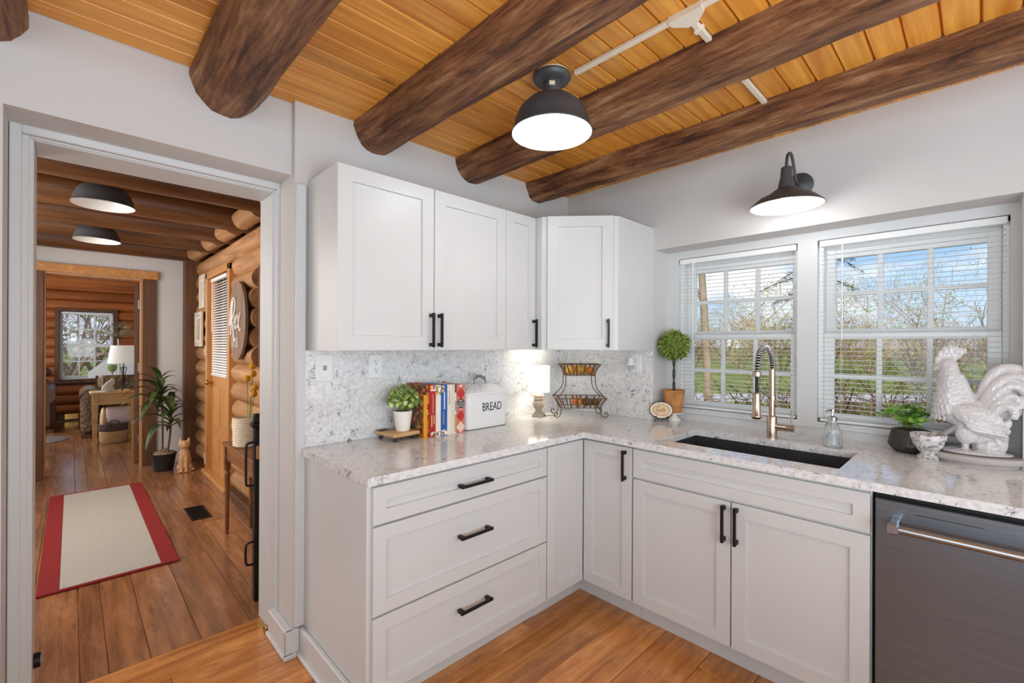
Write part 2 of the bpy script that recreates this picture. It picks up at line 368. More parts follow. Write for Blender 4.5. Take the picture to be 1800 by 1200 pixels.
# ---- windows
def make_window(name, y0, y1, py0, py1, pz, xw=.20, ZB=ZB, ZT=ZT):
    root = root_struct(name)
    f = MB(); d = .085
    f.box(xw, xw+d, y0, y0+.02, ZB, ZT).box(xw, xw+d, y1-.02, y1, ZB, ZT).box(xw, xw+d, y0, y1, ZT-.02, ZT).box(xw, xw+d, y0, y1, ZB, ZB+.018)
    f.build('frame', M['white'], root)
    for k, (z0, z1, xs) in enumerate(pz):
        s = MB(); e = .036
        so0 = ZB+.018 if k == 1 else pz[0][0]-e; so1 = pz[1][1]+e if k == 1 else ZT-.02
        s.box(xs, xs+.03, y0+.02, py0, so0, so1, .004).box(xs, xs+.03, py1, y1-.02, so0, so1, .004)
        s.box(xs, xs+.03, py0-.004, py1+.004, so0, z0, .004).box(xs, xs+.03, py0-.004, py1+.004, z1, so1, .004)
        sash = s.build('sash', M['white'], root)
        m = MB(); wd = (py1-py0)/3; zm = (z0+z1)/2
        for i in (1, 2): m.box(xs+.004, xs+.026, py0+wd*i-.011, py0+wd*i+.011, z0-.002, z1+.002, .003)
        m.box(xs+.0045, xs+.0255, py0-.002, py1+.002, zm-.011, zm+.011, .003)
        m.build('muntin_grid', M['white'], sash)
        for i in range(3):
            for j in range(2):
                a = py0+wd*i; zz0 = z0+(z1-z0)/2*j
                MB().box(xs+.013, xs+.017, a+.002, a+wd-.002, zz0+.002, zz0+(z1-z0)/2-.002).build('pane', M['pane'], sash)
    return root
PZ = [(1.462, 1.83, .245), (1.03, 1.412, .208)]
make_window('window_1', WIN[0][0], WIN[0][1], -1.389, -.848, PZ)
make_window('window_2', WIN[1][0], WIN[1][1], -2.13, -1.586, PZ)
# ---- mini blinds
def slat_mesh(wd):
    s = MB(); pr = [(-.0105, -.0008), (0, .0008), (.0105, -.0008), (.0105, -.0014), (0, .0002), (-.0105, -.0014)]
    rings = [[(x, yy, z) for x, z in pr] for yy in (-wd/2, wd/2)]
    return s.loft(rings).mesh('slat', M['blind'], 40)
def make_blind(y0, y1, label, wand_y, ZB=ZB, ZT=ZT, pitch=.0224, x=.181, tilt=0.0):
    root = thing('mini_blind', label, 'blind', (x, (y0+y1)/2, ZB)); wd = y1-y0-.014
    MB().box(-.0145, .0145, -wd/2, wd/2, ZT-ZB-.034, ZT-ZB-.003, .003).build('head_rail', M['blind'], root)
    me = slat_mesh(wd-.006); z = .03; k = 0
    while z < ZT-ZB-.045:
        link('slat', me, root, (0, 0, z), (0, tilt, 0)); z += pitch; k += 1
    MB().box(-.0125, .0125, -wd/2+.003, wd/2-.003, .006, .018, .003).build('bottom_rail', M['blind'], root)
    for yy in (-wd*.36, wd*.36):
        c = MB()
        for xx in (-.0132, .0132): c.tube([(xx, yy, .01), (xx, yy, ZT-ZB-.02)], .0006, 4)
        c.build('ladder_cord', M['blind'], root)
    yy = wand_y-(y0+y1)/2
    MB().tube([(-.0175, yy, ZT-ZB-.02), (-.0175, yy, (ZT-ZB)*.45)], .003, 8).build('tilt_wand', M['white'], root)
make_blind(WIN[0][0], WIN[0][1], 'white mini blind over the left kitchen window, nearer the topiary', -.865)
make_blind(WIN[1][0], WIN[1][1], 'white mini blind over the right kitchen window, behind the rooster', -1.628)

# ---- ceiling: pine boards along x, log beams along y
ceil = struct(MB().box(-4.2, 0, -4.0, .04, ZC+.016, ZC+.05).build('ceiling', M['ceil']))
pm = MB()
bw = .0935
pm.add([(-2.1, -bw/2+.0006, 0.012), (-2.1, -bw/2+.006, 0), (-2.1, bw/2-.006, 0), (-2.1, bw/2-.0006, 0.012), (-2.1, bw/2-.0006, .018), (-2.1, -bw/2+.0006, .018),
        (2.1, -bw/2+.0006, 0.012), (2.1, -bw/2+.006, 0), (2.1, bw/2-.006, 0), (2.1, bw/2-.0006, 0.012), (2.1, bw/2-.0006, .018), (2.1, -bw/2+.0006, .018)],
       [(0,1,7,6),(1,2,8,7),(2,3,9,8),(3,4,10,9),(4,5,11,10),(5,0,6,11),(0,5,4,3,2,1),(6,7,8,9,10,11)])
pme = pm.mesh('plank', M['ceil'])
for i in range(43): link('plank', pme, ceil, (-2.1, .04-bw/2-bw*i, ZC))
def log_mesh(length, r, seed, mat, axis='y', n=22, seg=None, amp=.05, flare=0.0):
    """hand-peeled log, centre line along an axis from 0 to length"""
    seg = seg or max(4, int(length/.07)); rings = []
    for i in range(seg+1):
        t = i/seg*length; ring = []
        for k in range(n):
            a = 2*PI*k/n; d = Vector((math.cos(a), math.sin(a), 0))
            p = Vector((d.x*1.6+seed*7.3, d.y*1.6, t*1.3)); q = Vector((d.x*3.5, d.y*3.5+seed*3.1, t*5.0))
            f = noise.noise(p)*amp+noise.noise(q)*amp*.55+noise.noise(q*2.3)*amp*.22
            rr = r*(1+f+flare*(t/length))
            ox = .35*r*noise.noise(Vector((t*.35, seed, 0))); 
            c, s_ = rr*math.cos(a)+ox*.3, rr*math.sin(a)
            ring.append((c, t, s_) if axis == 'y' else (t, c, s_) if axis == 'x' else (c, s_, t))
        rings.append(ring)
    return MB().loft(rings).mesh('log', mat, 50)
for i, (bx, rad, cz) in enumerate([(-2.83, .118, 2.432), (-2.155, .122, 2.428), (-1.515, .113, 2.437), (-.905, .114, 2.447), (-.325, .112, 2.456), (-3.5, .12, 2.43)]):
    me = log_mesh(4.06, rad, i+1, M['bark'], 'y', amp=.09, flare=.04, seg=90); ob = link('beam', me, ceil, (bx, .05, cz), (0, 0, 0)); ob.scale = (1, -1, 1)
# ---- kitchen floor boards along x
fl = struct(MB().box(-4.2, 0, -4.0, .41, -.05, -.016).build('floor', M['floor_k']))
ybs = [.41, .205, .0, -.21, -.42, -.627, -.85, -1.06, -1.27, -1.47, -1.69, -1.9, -2.11, -2.32, -2.53, -2.75, -2.96, -3.18, -3.4, -3.6, -3.8, -4.0]
for a, b in zip(ybs[:-1], ybs[1:]):
    cuts = [-4.2, -4.2+R.uniform(.6, 2.0)]
    while cuts[-1] < -1.2: cuts.append(cuts[-1]+R.uniform(1.4, 2.4))
    cuts = [c for c in cuts if c < -.5]+[0]
    if a == .41: cuts = [-4.2, 0]
    for c0, c1 in zip(cuts[:-1], cuts[1:]):
        MB().box((c0-c1)/2+.0007, (c1-c0)/2-.0007, (b-a)/2+.0009, (a-b)/2-.0009, -.018, 0, .0025).build('plank', M['floor_k'], fl, None, ((c0+c1)/2, (a+b)/2, 0))
# ---- doorway lining (stepped casing)
t1 = root_struct('trim_doorway')
def frame3(name, xl, xr, zt, y0, y1, th=.03):
    m = MB().box(xl-th, xl, y0, y1, 0, zt+th, .003).box(xr, xr+th, y0, y1, 0, zt+th, .003).box(xl, xr, y0, y1, zt, zt+th, .003); return m.build(name, M['trim'], t1)
frame3('outer_casing', -2.733, -1.912, 2.106, .20, .24)
frame3('inner_jamb', -2.705, -1.921, 2.096, .235, .43, .05)
frame3('door_stop', -2.716, -1.9165, 2.100, .225, .237, .02)
MB().box(-1.897, -1.857, -.022, .0, .13, 2.085, .003).build('filler_strip', M['trim'], t1)
bb = root_struct('baseboard_doorway')
b = MB().box(-1.934, -1.8995, -.014, .235, 0, .118, .004).box(-1.945, -1.9, -.024, .235, 0, .02, .004).box(-1.934, -1.875, -.016, .0, 0, .118, .004).box(-1.945, -1.89, -.026, -.01, 0, .02, .004)
b.build('block', M['trim'], bb)
b = MB().box(-1.877, -1.8575, -.6, -.014, 0, .12, .004).box(-1.892, -1.8575, -.6, -.02, 0, .022, .006)
b.build('base_strip', M['trim'], bb)
# ================================================================== CABINETS
def handle(parent, c, n, along, ln=.155, mat=None):
    """square bar pull; c centre on the door face, n outward normal, along bar direction"""
    c, n, a = Vector(c), Vector(n), Vector(along); s = n.cross(a); m = MB()
    def obox(cc, ha, hn, hs):
        vs = [cc+a*(i*ha)+n*(j*hn)+s*(k*hs) for i in (-1, 1) for j in (-1, 1) for k in (-1, 1)]
        m.add(vs, [(0,1,3,2),(4,6,7,5),(0,4,5,1),(2,3,7,6),(0,2,6,4),(1,5,7,3)])
    obox(c+n*.029, ln/2, .0045, .0055)
    for q in (-1, 1): obox(c+a*(q*(ln/2-.012))+n*.013, .008, .0135, .0065)
    return m.build('handle', M['black'], parent)
def shaker(parent, name, O, U, V, wd, ht, nrm, rail=.058, th=.02, rec=.011):
    """door/drawer front with recessed panel: O lower corner on the carcass face, U width dir, V up, nrm outward"""
    O, U, V, nrm = Vector(O), Vector(U), Vector(V), Vector(nrm); m = MB()
    def slab(u0, u1, v0, v1, n0, n1, ch=.0012):
        def P(u, v, n): return O+U*u+V*v+nrm*n
        vs = [P(u0, v0, n0), P(u1, v0, n0), P(u1, v1, n0), P(u0, v1, n0), P(u0, v0, n1-ch), P(u1, v0, n1-ch), P(u1, v1, n1-ch), P(u0, v1, n1-ch),
              P(u0+ch, v0+ch, n1), P(u1-ch, v0+ch, n1), P(u1-ch, v1-ch, n1), P(u0+ch, v1-ch, n1)]
        m.add(vs, [(3,2,1,0),(8,9,10,11)]+[(i, (i+1) % 4, 4+(i+1) % 4, 4+i) for i in range(4)]+[(4+i, 4+(i+1) % 4, 8+(i+1) % 4, 8+i) for i in range(4)])
    g = .0015
    def P(u, v, n): return O+U*u+V*v+nrm*n
    # back, sides, mitre-free face with a bevelled step down to the panel
    a0, a1, b0, b1 = g, wd-g, g, ht-g; c = .0015; r0, r1, s0, s1 = rail, wd-rail, rail, ht-rail; q = .004
    vs = [P(a0,b0,0),P(a1,b0,0),P(a1,b1,0),P(a0,b1,0), P(a0,b0,th-c),P(a1,b0,th-c),P(a1,b1,th-c),P(a0,b1,th-c),
          P(a0+c,b0+c,th),P(a1-c,b0+c,th),P(a1-c,b1-c,th),P(a0+c,b1-c,th),
          P(r0,s0,th),P(r1,s0,th),P(r1,s1,th),P(r0,s1,th), P(r0+q*.3,s0+q*.3,th-rec),P(r1-q*.3,s0+q*.3,th-rec),P(r1-q*.3,s1-q*.3,th-rec),P(r0+q*.3,s1-q*.3,th-rec)]
    fs = [(3,2,1,0)]
    for k in (0, 4, 8, 12): fs += [(k+i, k+(i+1) % 4, k+4+(i+1) % 4, k+4+i) for i in range(4)]
    fs.append((16,17,18,19)); m.add(vs, fs)
    return m.build(name, M['cab'], parent)
X_, Y_, Z_ = Vector((1, 0, 0)), Vector((0, 1, 0)), Vector((0, 0, 1))
# -- base run A: three drawers
c1 = thing('drawer_cabinet', 'white three-drawer base cabinet beside the doorway, black bar pulls', 'cabinet', (-1.38, -.3, 0))
def put(o, root): o.parent = root; o.matrix_parent_inverse = Matrix.Translation(-Vector(root.location)); return o
def bodyA(root, m, name='body'): return put(m.build(name, M['cab']), root)
bodyA(c1, MB().box(-1.857, -1.845, -.607, -.001, .0, .882).box(-1.845, -.917, -.605, -.001, .10, .882).box(-1.845, -.917, -.53, -.45, 0, .10))
for z0, z1, hz in ((.732, .870, .797), (.408, .727, .588), (.114, .403, .285)):
    d = put(shaker(None, 'drawer', (-1.841, -.605, z0), X_, Z_, .922, z1-z0, -Y_, .052), c1); h = handle(None, (-1.385, -.625, hz), -Y_, X_, .17); h.parent = d
# -- corner base with bifold doors
c2 = thing('corner_cabinet', 'white L-shaped corner base cabinet with a folding pair of doors under the counter bend', 'cabinet', (-.45, -.45, 0))
bodyA(c2, MB().box(-.917, -.001, -.60, -.001, .10, .882).box(-.60, -.001, -.921, -.60, .10, .882).box(-.917, -.535, -.535, -.45, 0, .10).box(-.535, -.45, -.921, -.45, 0, .10))
put(shaker(None, 'door', (-.914, -.605, .114), X_, Z_, .288, .757, -Y_, .056), c2)
d = put(shaker(None, 'door', (-.605, -.919, .114), Y_, Z_, .293, .757, -X_, .056), c2)
h = handle(None, (-.625, -.884, .782), -X_, Z_, .15); h.parent = d
# -- sink base
c3 = thing('sink_cabinet', 'white sink base cabinet with a false front over two doors', 'cabinet', (-.3, -1.388, 0))
bodyA(c3, MB().box(-.605, -.57, -1.852, -.923, .10, .882).box(-.57, -.001, -1.852, -1.832, .10, .882).box(-.57, -.001, -.943, -.923, .10, .882).box(-.57, -.001, -1.832, -.943, .10, .12).box(-.535, -.45, -1.852, -.923, 0, .10))
put(shaker(None, 'false_front', (-.605, -1.850, .730), Y_, Z_, .926, .140, -X_, .05), c3)
for y0, hy in ((-1.850, -1.412), (-1.386, -1.362)):
    d = put(shaker(None, 'door', (-.605, y0, .114), Y_, Z_, .461, .609, -X_, .058), c3)
    h = handle(None, (-.625, hy, .632), -X_, Z_, .155); h.parent = d
# -- dishwasher
dw = thing('dishwasher', 'stainless steel dishwasher with a thick tubular handle beside the sink cabinet', 'dishwasher', (-.3, -2.16, 0))
put(MB().box(-.60, -.03, -2.458, -1.860, .06, .880).build('tub', M['black']), dw)
put(MB().box(-.632, -.600, -2.456, -1.864, .115, .862, .003).build('door', M['steel']), dw)
put(MB().box(-.634, -.6315, -2.12, -1.966, .8285, .8300).build('vent_slot', M['black']), dw)
hd = MB().tube([(-.69, -1.905, .787), (-.69, -2.415, .787)], .0125, 20); hb = put(hd.build('handle', M['handle_steel'], None, 50), dw)
e = MB()
for yy in (-1.917, -2.403):
    e.box(-.708, -.672, yy-.014, yy+.014, .771, .803, .004).box(-.69, -.631, yy-.012, yy+.012, .790, .806, .004)
e = e.build('end_bracket', M['handle_steel']); e.parent = hb
put(MB().box(-.53, -.45, -2.456, -1.864, 0, .11).build('kick_plate', M['black']), dw)
# -- wall cabinets
ZU, ZV = 1.3485, 2.103
u1 = thing('wall_cabinet', 'white wall cabinet with two wide doors above the bread bin and books', 'cabinet', (-1.39, -.16, ZU))
put(MB().box(-1.846, -.930, -.315, -.001, ZU, ZV).build('body', M['cab']), u1)
for x0, hx in ((-1.851, -1.411), (-1.389, -1.365)):
    d = put(shaker(None, 'door', (x0, -.315, ZU), X_, Z_, .461, ZV-ZU, -Y_, .064), u1)
    h = handle(None, (hx, -.335, 1.4425), -Y_, Z_, .158); h.parent = d
u2_ = thing('narrow_wall_cabinet', 'narrow white one-door wall cabinet above the table lamp', 'cabinet', (-.81, -.16, ZU))
put(MB().box(-.929, -.690, -.315, -.001, ZU, ZV).build('body', M['cab']), u2_)
d = put(shaker(None, 'door', (-.928, -.315, ZU), X_, Z_, .232, ZV-ZU, -Y_, .056), u2_)
h = handle(None, (-.718, -.335, 1.4425), -Y_, Z_, .158); h.parent = d
u3 = thing('corner_wall_cabinet', 'white diagonal corner wall cabinet next to the window', 'cabinet', (-.35, -.35, ZU))
poly = [(-.689, -.001), (-.689, -.376), (-.400, -.693), (-.001, -.693), (-.001, -.001)]
put(MB().prism(poly, ZU, ZV).build('body', M['cab']), u3)
dv = Vector((.289, -.317, 0)); dl = dv.length; dv.normalize(); nn_ = Vector((-dv.y*-1, 0, 0)); nn_ = Vector((dv.y, -dv.x, 0))
o0 = Vector((-.689, -.376, ZU))+dv*.03
d = put(shaker(None, 'door', o0+nn_*.0005, dv, Z_, dl-.06, ZV-ZU, nn_, .062), u3)
hc = o0+dv*(dl-.06-.03)+nn_*.0205; hc.z = 1.4425
h = handle(None, hc, nn_, Z_, .158); h.parent = d
# ================================================================== COUNTERTOP, BACKSPLASH, SINK
CT = .914
ct = MB()
ct.box(-1.8736, -.648, -.648, -.0005, .884, CT).box(-.648, 0, -.648, -.0005, .884, CT)
sx0, sx1, sy0, sy1 = -.525, -.14, -1.742, -1.022
ct.box(-.648, sx0, -2.5, -.648, .884, CT).box(sx1, .1645, -2.2245, -.6955, .884, CT).box(sx1, -.0005, -2.5, -2.2245, .884, CT).box(sx1, -.0005, -.6955, -.648, .884, CT)
ct.box(sx0, sx1, sy1, -.648, .884, CT).box(sx0, sx1, -2.5, sy0, .884, CT)
tag(ct.build('countertop', M['quartz']), 'pale grey veined quartz countertop running round the corner', 'countertop')
tag(MB().box(-1.8736, -.021, -.0205, -.0005, CT+.0005, 1.348, .001).build('backsplash', M['quartz']), 'veined quartz backsplash slab behind the books and bread bin', 'backsplash')
tag(MB().box(-.0205, -.0005, -.694, -.0005, CT+.0005, 1.348, .001).build('backsplash', M['quartz']), 'short veined quartz backsplash slab right of the corner, beside the topiary', 'backsplash')
M['sinkc'] = paint('black_composite', (52, 52, 54), .45, var=.12, scale=200)
sk = thing('sink', 'black undermount sink basin below the faucet', 'sink', (-.33, -1.38, .66))
s = MB(); w_ = .012; a0, a1, b0, b1 = sx0-.006, sx1+.006, sy0-.006, sy1+.006
s.box(a0-w_, a0, b0-w_, b1+w_, .66, .8835).box(a1, a1+w_, b0-w_, b1+w_, .66, .8835).box(a0, a1, b0-w_, b0, .66, .8835).box(a0, a1, b1, b1+w_, .66, .8835).box(a0, a1, b0, b1, .655, .667)
put(s.build('basin', M['sinkc']), sk)
put(MB().lathe([(.0, .668), (.03, .668), (.043, .6705), (.045, .667)], 24, ((sx0+sx1)/2, -1.38, 0)).build('drain', M['chrome'], None, 40), sk)
# ================================================================== WALL PLATES
sp = thing('switch_plate', 'white oval-framed light switch plate on the backsplash near the doorway', 'switch', (-1.775, -.0207, 1.267))
MB().box(-.0415, .0415, -.006, 0, -.0615, .0615, .003).build('plate', M['white'], sp)
MB().lathe([(.027, 0), (.030, .0015), (.033, .0015), (.035, 0)], 32, (0, -.006, 0), Matrix.Rotation(PI/2, 3, 'X'), 1, 1.45, False).build('oval_rim', M['white'], sp, 40)
M['grey'] = paint('grey_plastic', (150, 148, 145), .4)
MB().box(-.006, .006, -.016, -.005, -.011, .011, .002).build('toggle', M['grey'], sp)
def outlet(loc, rz, label):
    o = thing('outlet_plate', label, 'outlet', loc, rz)
    MB().box(-.036, .036, -.005, 0, -.0575, .0575, .003).build('plate', M['white'], o)
    for zz in (-.02, .02):
        f = MB().lathe([(0, .0025), (.0155, .0025), (.017, 0)], 24, (0, -.005, zz), Matrix.Rotation(PI/2, 3, 'X')).build('receptacle', M['white'], o, 40)
        s = MB().box(-.007, -.005, -.0082, -.0072, zz+.000, zz+.009).box(.005, .007, -.0082, -.0072, zz+.001, zz+.008); s.lathe([(0, .0008), (.0028, .0008), (.0028, 0)], 10, (0, -.0074, zz-.008), Matrix.Rotation(PI/2, 3, 'X'))
        s.build('slots', M['black'], f)
    return o
outlet((-1.521, -.0207, 1.267), 0, 'white double outlet plate on the backsplash above the potted plant')
outlet((-.0207, -.585, 1.260), -PI/2, 'white outlet plate on the backsplash beside the topiary')
nl = thing('plug_in_warmer', 'white plug-in scent bell on the outlet beside the topiary', 'air freshener', (-.0262, -.56, 1.265), -PI/2)
MB().lathe([(.010, .035), (.017, .03), (.018, .005), (.026, -.01), (.027, -.014), (.0, -.014)], 20, (0, -.026, 0)).build('cap', M['white'], nl, 40)
MB().lathe([(.015, -.0145), (.017, -.02), (.017, -.044), (.0, -.046)], 20, (0, -.026, 0)).build('vial', M['bottle_glass'], nl, 40)
MB().box(-.006, .006, -.012, -.001, .0, .02, .002).build('plug', M['white'], nl)
# ================================================================== POTTED PLANT ON RISER
M['maple'] = wood('light_riser_wood', (180, 132, 84), (222, 182, 132), .45, 'x', 26, .08, .05, .1)
M['ironwood'] = paint('dark_feet', (44, 34, 30), .5)
rz_ = math.radians(6)
rs = thing('wooden_riser', 'small square wooden riser on four dark feet under the potted plant', 'riser', (-1.455, -.125, CT), rz_)
MB().box(-.078, .078, -.078, .078, .022, .040, .005).build('board', M['maple'], rs)
for a in (-1, 1):
    for b_ in (-1, 1): MB().lathe([(.006, 0), (.011, .004), (.011, .012), (.006, .018), (.010, .022)], 12, (a*.058, b_*.058, 0)).build('foot', M['ironwood'], rs, 40)
MB().box(-.075, -.02, .045, .073, .041, .044, .001).build('coaster', M['ironwood'], rs)
M['potw'] = paint('cream_ceramic', (240, 234, 226), .3, var=.01)
M['soil'] = paint('soil', (66, 48, 34), .9, var=.3, scale=80, bmp=.5)
pt = thing('potted_plant', 'bushy bright green plant in a small white pot on the riser', 'plant', (-1.437, -.14, CT+.0405))
MB().lathe([(0, 0), (.031, 0), (.035, .012), (.046, .092), (.047, .098), (.043, .098), (.040, .088), (0, .088)], 32).build('pot', M['potw'], pt, 40)
MB().lathe([(0, .0885), (.0405, .0885), (.03, .097), (0, .1)], 20).build('soil', M['soil'], pt, 40)
def leaf_mesh(name, ln, wd, mat, curl=.3, n=5, heart=False):
    m = MB(); vs = []; fs = []
    for i in range(n+1):
        t = i/n; wv = wd*(math.sin(PI*min(1, t**(.65 if heart else .8)))**.8 if t < 1 else 0)+wd*.04; z = -curl*ln*t*t
        vs += [(-wv/2, ln*t, z+wv*.12), (0, ln*t, z), (wv/2, ln*t, z+wv*.12)]
    for i in range(n):
        for k in (0, 1): fs.append((3*i+k, 3*i+k+1, 3*i+4+k, 3*i+3+k))
    m.add(vs, fs); me = m.mesh(name, mat, 180); return me
M['leaf_lime'] = paint('lime_leaf', (176, 196, 100), .5, var=.35, scale=30, sub=.1)
M['leaf_pale'] = paint('pale_leaf', (206, 222, 164), .5, var=.2, scale=30, sub=.1)
M['leaf_mid'] = paint('mid_green_leaf', (116, 146, 66), .45, var=.3, scale=30)
lm = [leaf_mesh('leaf', .024, .021, M[k], .35, 4, True) for k in ('leaf_lime', 'leaf_pale', 'leaf_mid', 'leaf_lime')]
def aim_leaf(o, d, roll=0.0):
    d = Vector(d).normalized(); q = d.to_track_quat('Y', 'Z'); o.rotation_euler = (q.to_matrix().to_4x4() @ Matrix.Rotation(roll, 4, 'Y')).to_euler()
st = MB()
for i in range(46):
    a = i*2.39996; ph = math.acos(1-1.45*(i+.5)/46); d = Vector((math.sin(ph)*math.cos(a), math.sin(ph)*math.sin(a), math.cos(ph)))
    c = Vector((0, 0, .148))+Vector((d.x*.066, d.y*.066, d.z*.06))
    if d.z < -.2: c.z += .012
    st.tube([Vector((d.x*.014, d.y*.014, .092)), (c+Vector((0, 0, .1)))*.5, c], .0012, 4)
    for k in range(4):
        o = link('leaf', lm[(i+k) % 4], pt, c); t_ = Vector((-d.y, d.x, 0.01)).normalized(); b2 = d.cross(t_); ang = k*PI/2+i
        aim_leaf(o, t_*math.cos(ang)+b2*math.sin(ang)+d*.55); s_ = R.uniform(.8, 1.2); o.scale = (s_,)*3
for i in range(10):   # upright sprig tips
    c = Vector((R.uniform(-.03, .03), R.uniform(-.03, .03), .20+R.uniform(-.005, .016))); o = link('leaf', lm[2], pt, c); aim_leaf(o, (R.uniform(-.4, .4), R.uniform(-.4, .4), 1)); o.scale = (.5, .9, .7)
st.build('stems', M['leaf_mid'], pt)
# ================================================================== BOOKS
def book(x0, th, ht, dp, label, cover, spine_marks=(), y_sp=-.20, tilt=0.0):
    """x0 left edge of spine; spine faces -y"""
    o = thing('cookbook', label, 'book', (x0+th/2, y_sp, CT), group='cookbooks beside the bread bin')
    m = MB().box(-th/2, -th/2+.003, 0, dp, 0, ht, .0008).box(th/2-.003, th/2, 0, dp, 0, ht, .0008)
    m.box(-th/2, th/2, -.002, .003, 0, ht, .0015); m.build('cover', cover, o)
    MB().box(-th/2+.003, th/2-.003, .003, dp-.005, .004, ht-.004).build('pages', M['paper'], o)
    for nm, mt, (u0, u1, v0, v1) in spine_marks: MB().box(-th/2+th*u0, -th/2+th*u1, -.0028, -.0018, ht*v0, ht*v1, .0002).build(nm, mt, o)
    return o
M['paper'] = paint('page_paper', (226, 214, 192), .8, var=.08, scale=150)
def photo_cover(name, cols, scale):
    m, t, b = base_mat(name); v, _ = coords(t, (scale,)*3); vo = N(t, 'ShaderNodeTexVoronoi', i_Scale=1.0); L(t, v, vo.inputs['Vector'])
    r = ramp(t, [(i/len(cols), lin(c)) for i, c in enumerate(cols)], 'CONSTANT'); sp_ = N(t, 'ShaderNodeSeparateColor'); L(t, vo.outputs['Color'], sp_.inputs[0]); L(t, sp_.outputs[0], r.inputs[0]); L(t, r.outputs[0], b.inputs['Base Color']); b.inputs['Roughness'].default_value = .35; return m
M['bk_food'] = photo_cover('food_photo_cover', [(120, 78, 40), (176, 120, 60), (90, 60, 34), (196, 150, 92), (150, 40, 24), (70, 96, 40)], 55)
M['bk_food2'] = photo_cover('dark_food_cover', [(110, 60, 30), (70, 42, 24), (160, 60, 34), (196, 160, 100)], 70)
M['bk_flower'] = photo_cover('flower_print', [(236, 226, 206), (226, 182, 60), (150, 120, 160), (240, 236, 226), (190, 70, 50), (110, 130, 70)], 110)
for k, c in dict(orange=(232, 150, 24), red=(184, 34, 28), white=(232, 222, 212), blue=(24, 92, 172), cream=(232, 222, 208), cream2=(224, 210, 196), tan=(206, 160, 96), pink=(222, 150, 130), yellow=(238, 200, 60), ink=(30, 28, 28), darkred=(176, 42, 38), sage=(120, 122, 112)).items(): M['b_'+k] = paint('book_'+k, c, .35, var=.05)
def plaid():
    m, t, b = base_mat('plaid_cloth'); tc_ = N(t, 'ShaderNodeTexCoord'); mp_ = N(t, 'ShaderNodeMapping'); mp_.inputs['Rotation'].default_value = (0, PI/4, 0); mp_.inputs['Scale'].default_value = (1, 1, 1); L(t, tc_.outputs['Object'], mp_.inputs[0])
    s_ = N(t, 'ShaderNodeSeparateXYZ'); L(t, mp_.outputs[0], s_.inputs[0]); outs = []
    for ax in ('X', 'Z'):
        mu = N(t, 'ShaderNodeMath', operation='MULTIPLY'); mu.inputs[1].default_value = 12; L(t, s_.outputs[ax], mu.inputs[0])
        fr = N(t, 'ShaderNodeMath', operation='FRACT'); L(t, mu.outputs[0], fr.inputs[0]); gt = N(t, 'ShaderNodeMath', operation='GREATER_THAN'); gt.inputs[1].default_value = .5; L(t, fr.outputs[0], gt.inputs[0]); outs.append(gt.outputs[0])
    ad = N(t, 'ShaderNodeMath', operation='ADD'); L(t, outs[0], ad.inputs[0]); L(t, outs[1], ad.inputs[1]); dv_ = N(t, 'ShaderNodeMath', operation='DIVIDE'); dv_.inputs[1].default_value = 2; L(t, ad.outputs[0], dv_.inputs[0])
    r = ramp(t, [(0.0, lin(236, 208, 192)), (0.3, lin(206, 118, 96)), (0.8, lin(186, 48, 40))], 'CONSTANT'); L(t, dv_.outputs[0], r.inputs[0]); L(t, r.outputs[0], b.inputs['Base Color']); b.inputs['Roughness'].default_value = .5; return m
M['plaid'] = plaid()
by = -.205
bk = book(-1.366, .020, .213, .16, 'thin orange-spined cookbook with food photos on its cover, leftmost of the row', M['b_orange'], [], by-.01)
MB().box(-.0108, -.0101, .006, .158, .004, .209).build('cover_photo', M['bk_food'], bk)
book(-1.345, .014, .262, .19, 'cookbook with a busy food-photo spine between the orange and red books', M['bk_food'], [], by-.002)
book(-1.330, .034, .262, .19, 'thick red-spined cookbook with white script and yellow lettering', M['b_red'], [('flower_patch', M['bk_flower'], (.1, .98, .88, .985)), ('flower_patch', M['bk_flower'], (.2, .98, .02, .10)), ('title_strip', M['b_pink'], (.50, .62, .45, .82)), ('title_strip', M['b_yellow'], (.30, .44, .20, .42)), ('title_strip', M['b_white'], (.68, .78, .25, .42))], by-.006)
book(-1.295, .030, .258, .19, 'white-spined cookbook with sunflowers at head and foot', M['b_white'], [('sunflower_patch', M['bk_flower'], (.03, .97, .80, .985)), ('sunflower_patch', M['bk_flower'], (.05, .95, .02, .10))], by-.010)
book(-1.264, .036, .258, .19, 'blue-spined cookbook with a sunflower at the top of its spine', M['b_blue'], [('sunflower_patch', M['bk_flower'], (.02, .5, .86, .985)), ('sunflower_patch', M['bk_flower'], (.03, .97, .02, .12)), ('title_strip', M['b_white'], (.40, .60, .52, .86)), ('title_strip', M['b_yellow'], (.34, .42, .22, .48))], by-.012)
book(-1.226, .028, .256, .20, 'thick plain cream-spined cookbook with a slim dark script title', M['b_cream'], [('title_strip', M['b_sage'], (.42, .54, .60, .90))], by-.010)
book(-1.197, .020, .256, .20, 'plain cream cookbook right of the one with the dark script title', M['b_cream2'], [], by-.008)
book(-1.176, .013, .212, .16, 'short thin white and tan booklet next to the plaid book', M['b_white'], [('tan_band', M['b_tan'], (.02, .98, .05, .48)), ('title_strip', M['b_sage'], (.3, .7, .55, .8))], by-.004)
bk = book(-1.160, .052, .252, .20, 'red and white plaid cookbook with a black round badge, next to the bread bin', M['plaid'], [], by-.002)
bd = MB().lathe([(0, .0006), (.0255, .0006), (.0255, 0)], 32, (0, -.0022, .152), Matrix.Rotation(PI/2, 3, 'X')).build('badge', M['b_ink'], bk)
for i, tx in enumerate(('NEW', 'COOK', 'BOOK')):
    link('lettering', text_mesh(tx, .0165 if i else .013, .0003, M['b_white'], .95), bd, (0, -.0031, .152+(.0145, .001, -.013)[i]), (PI/2, 0, 0))
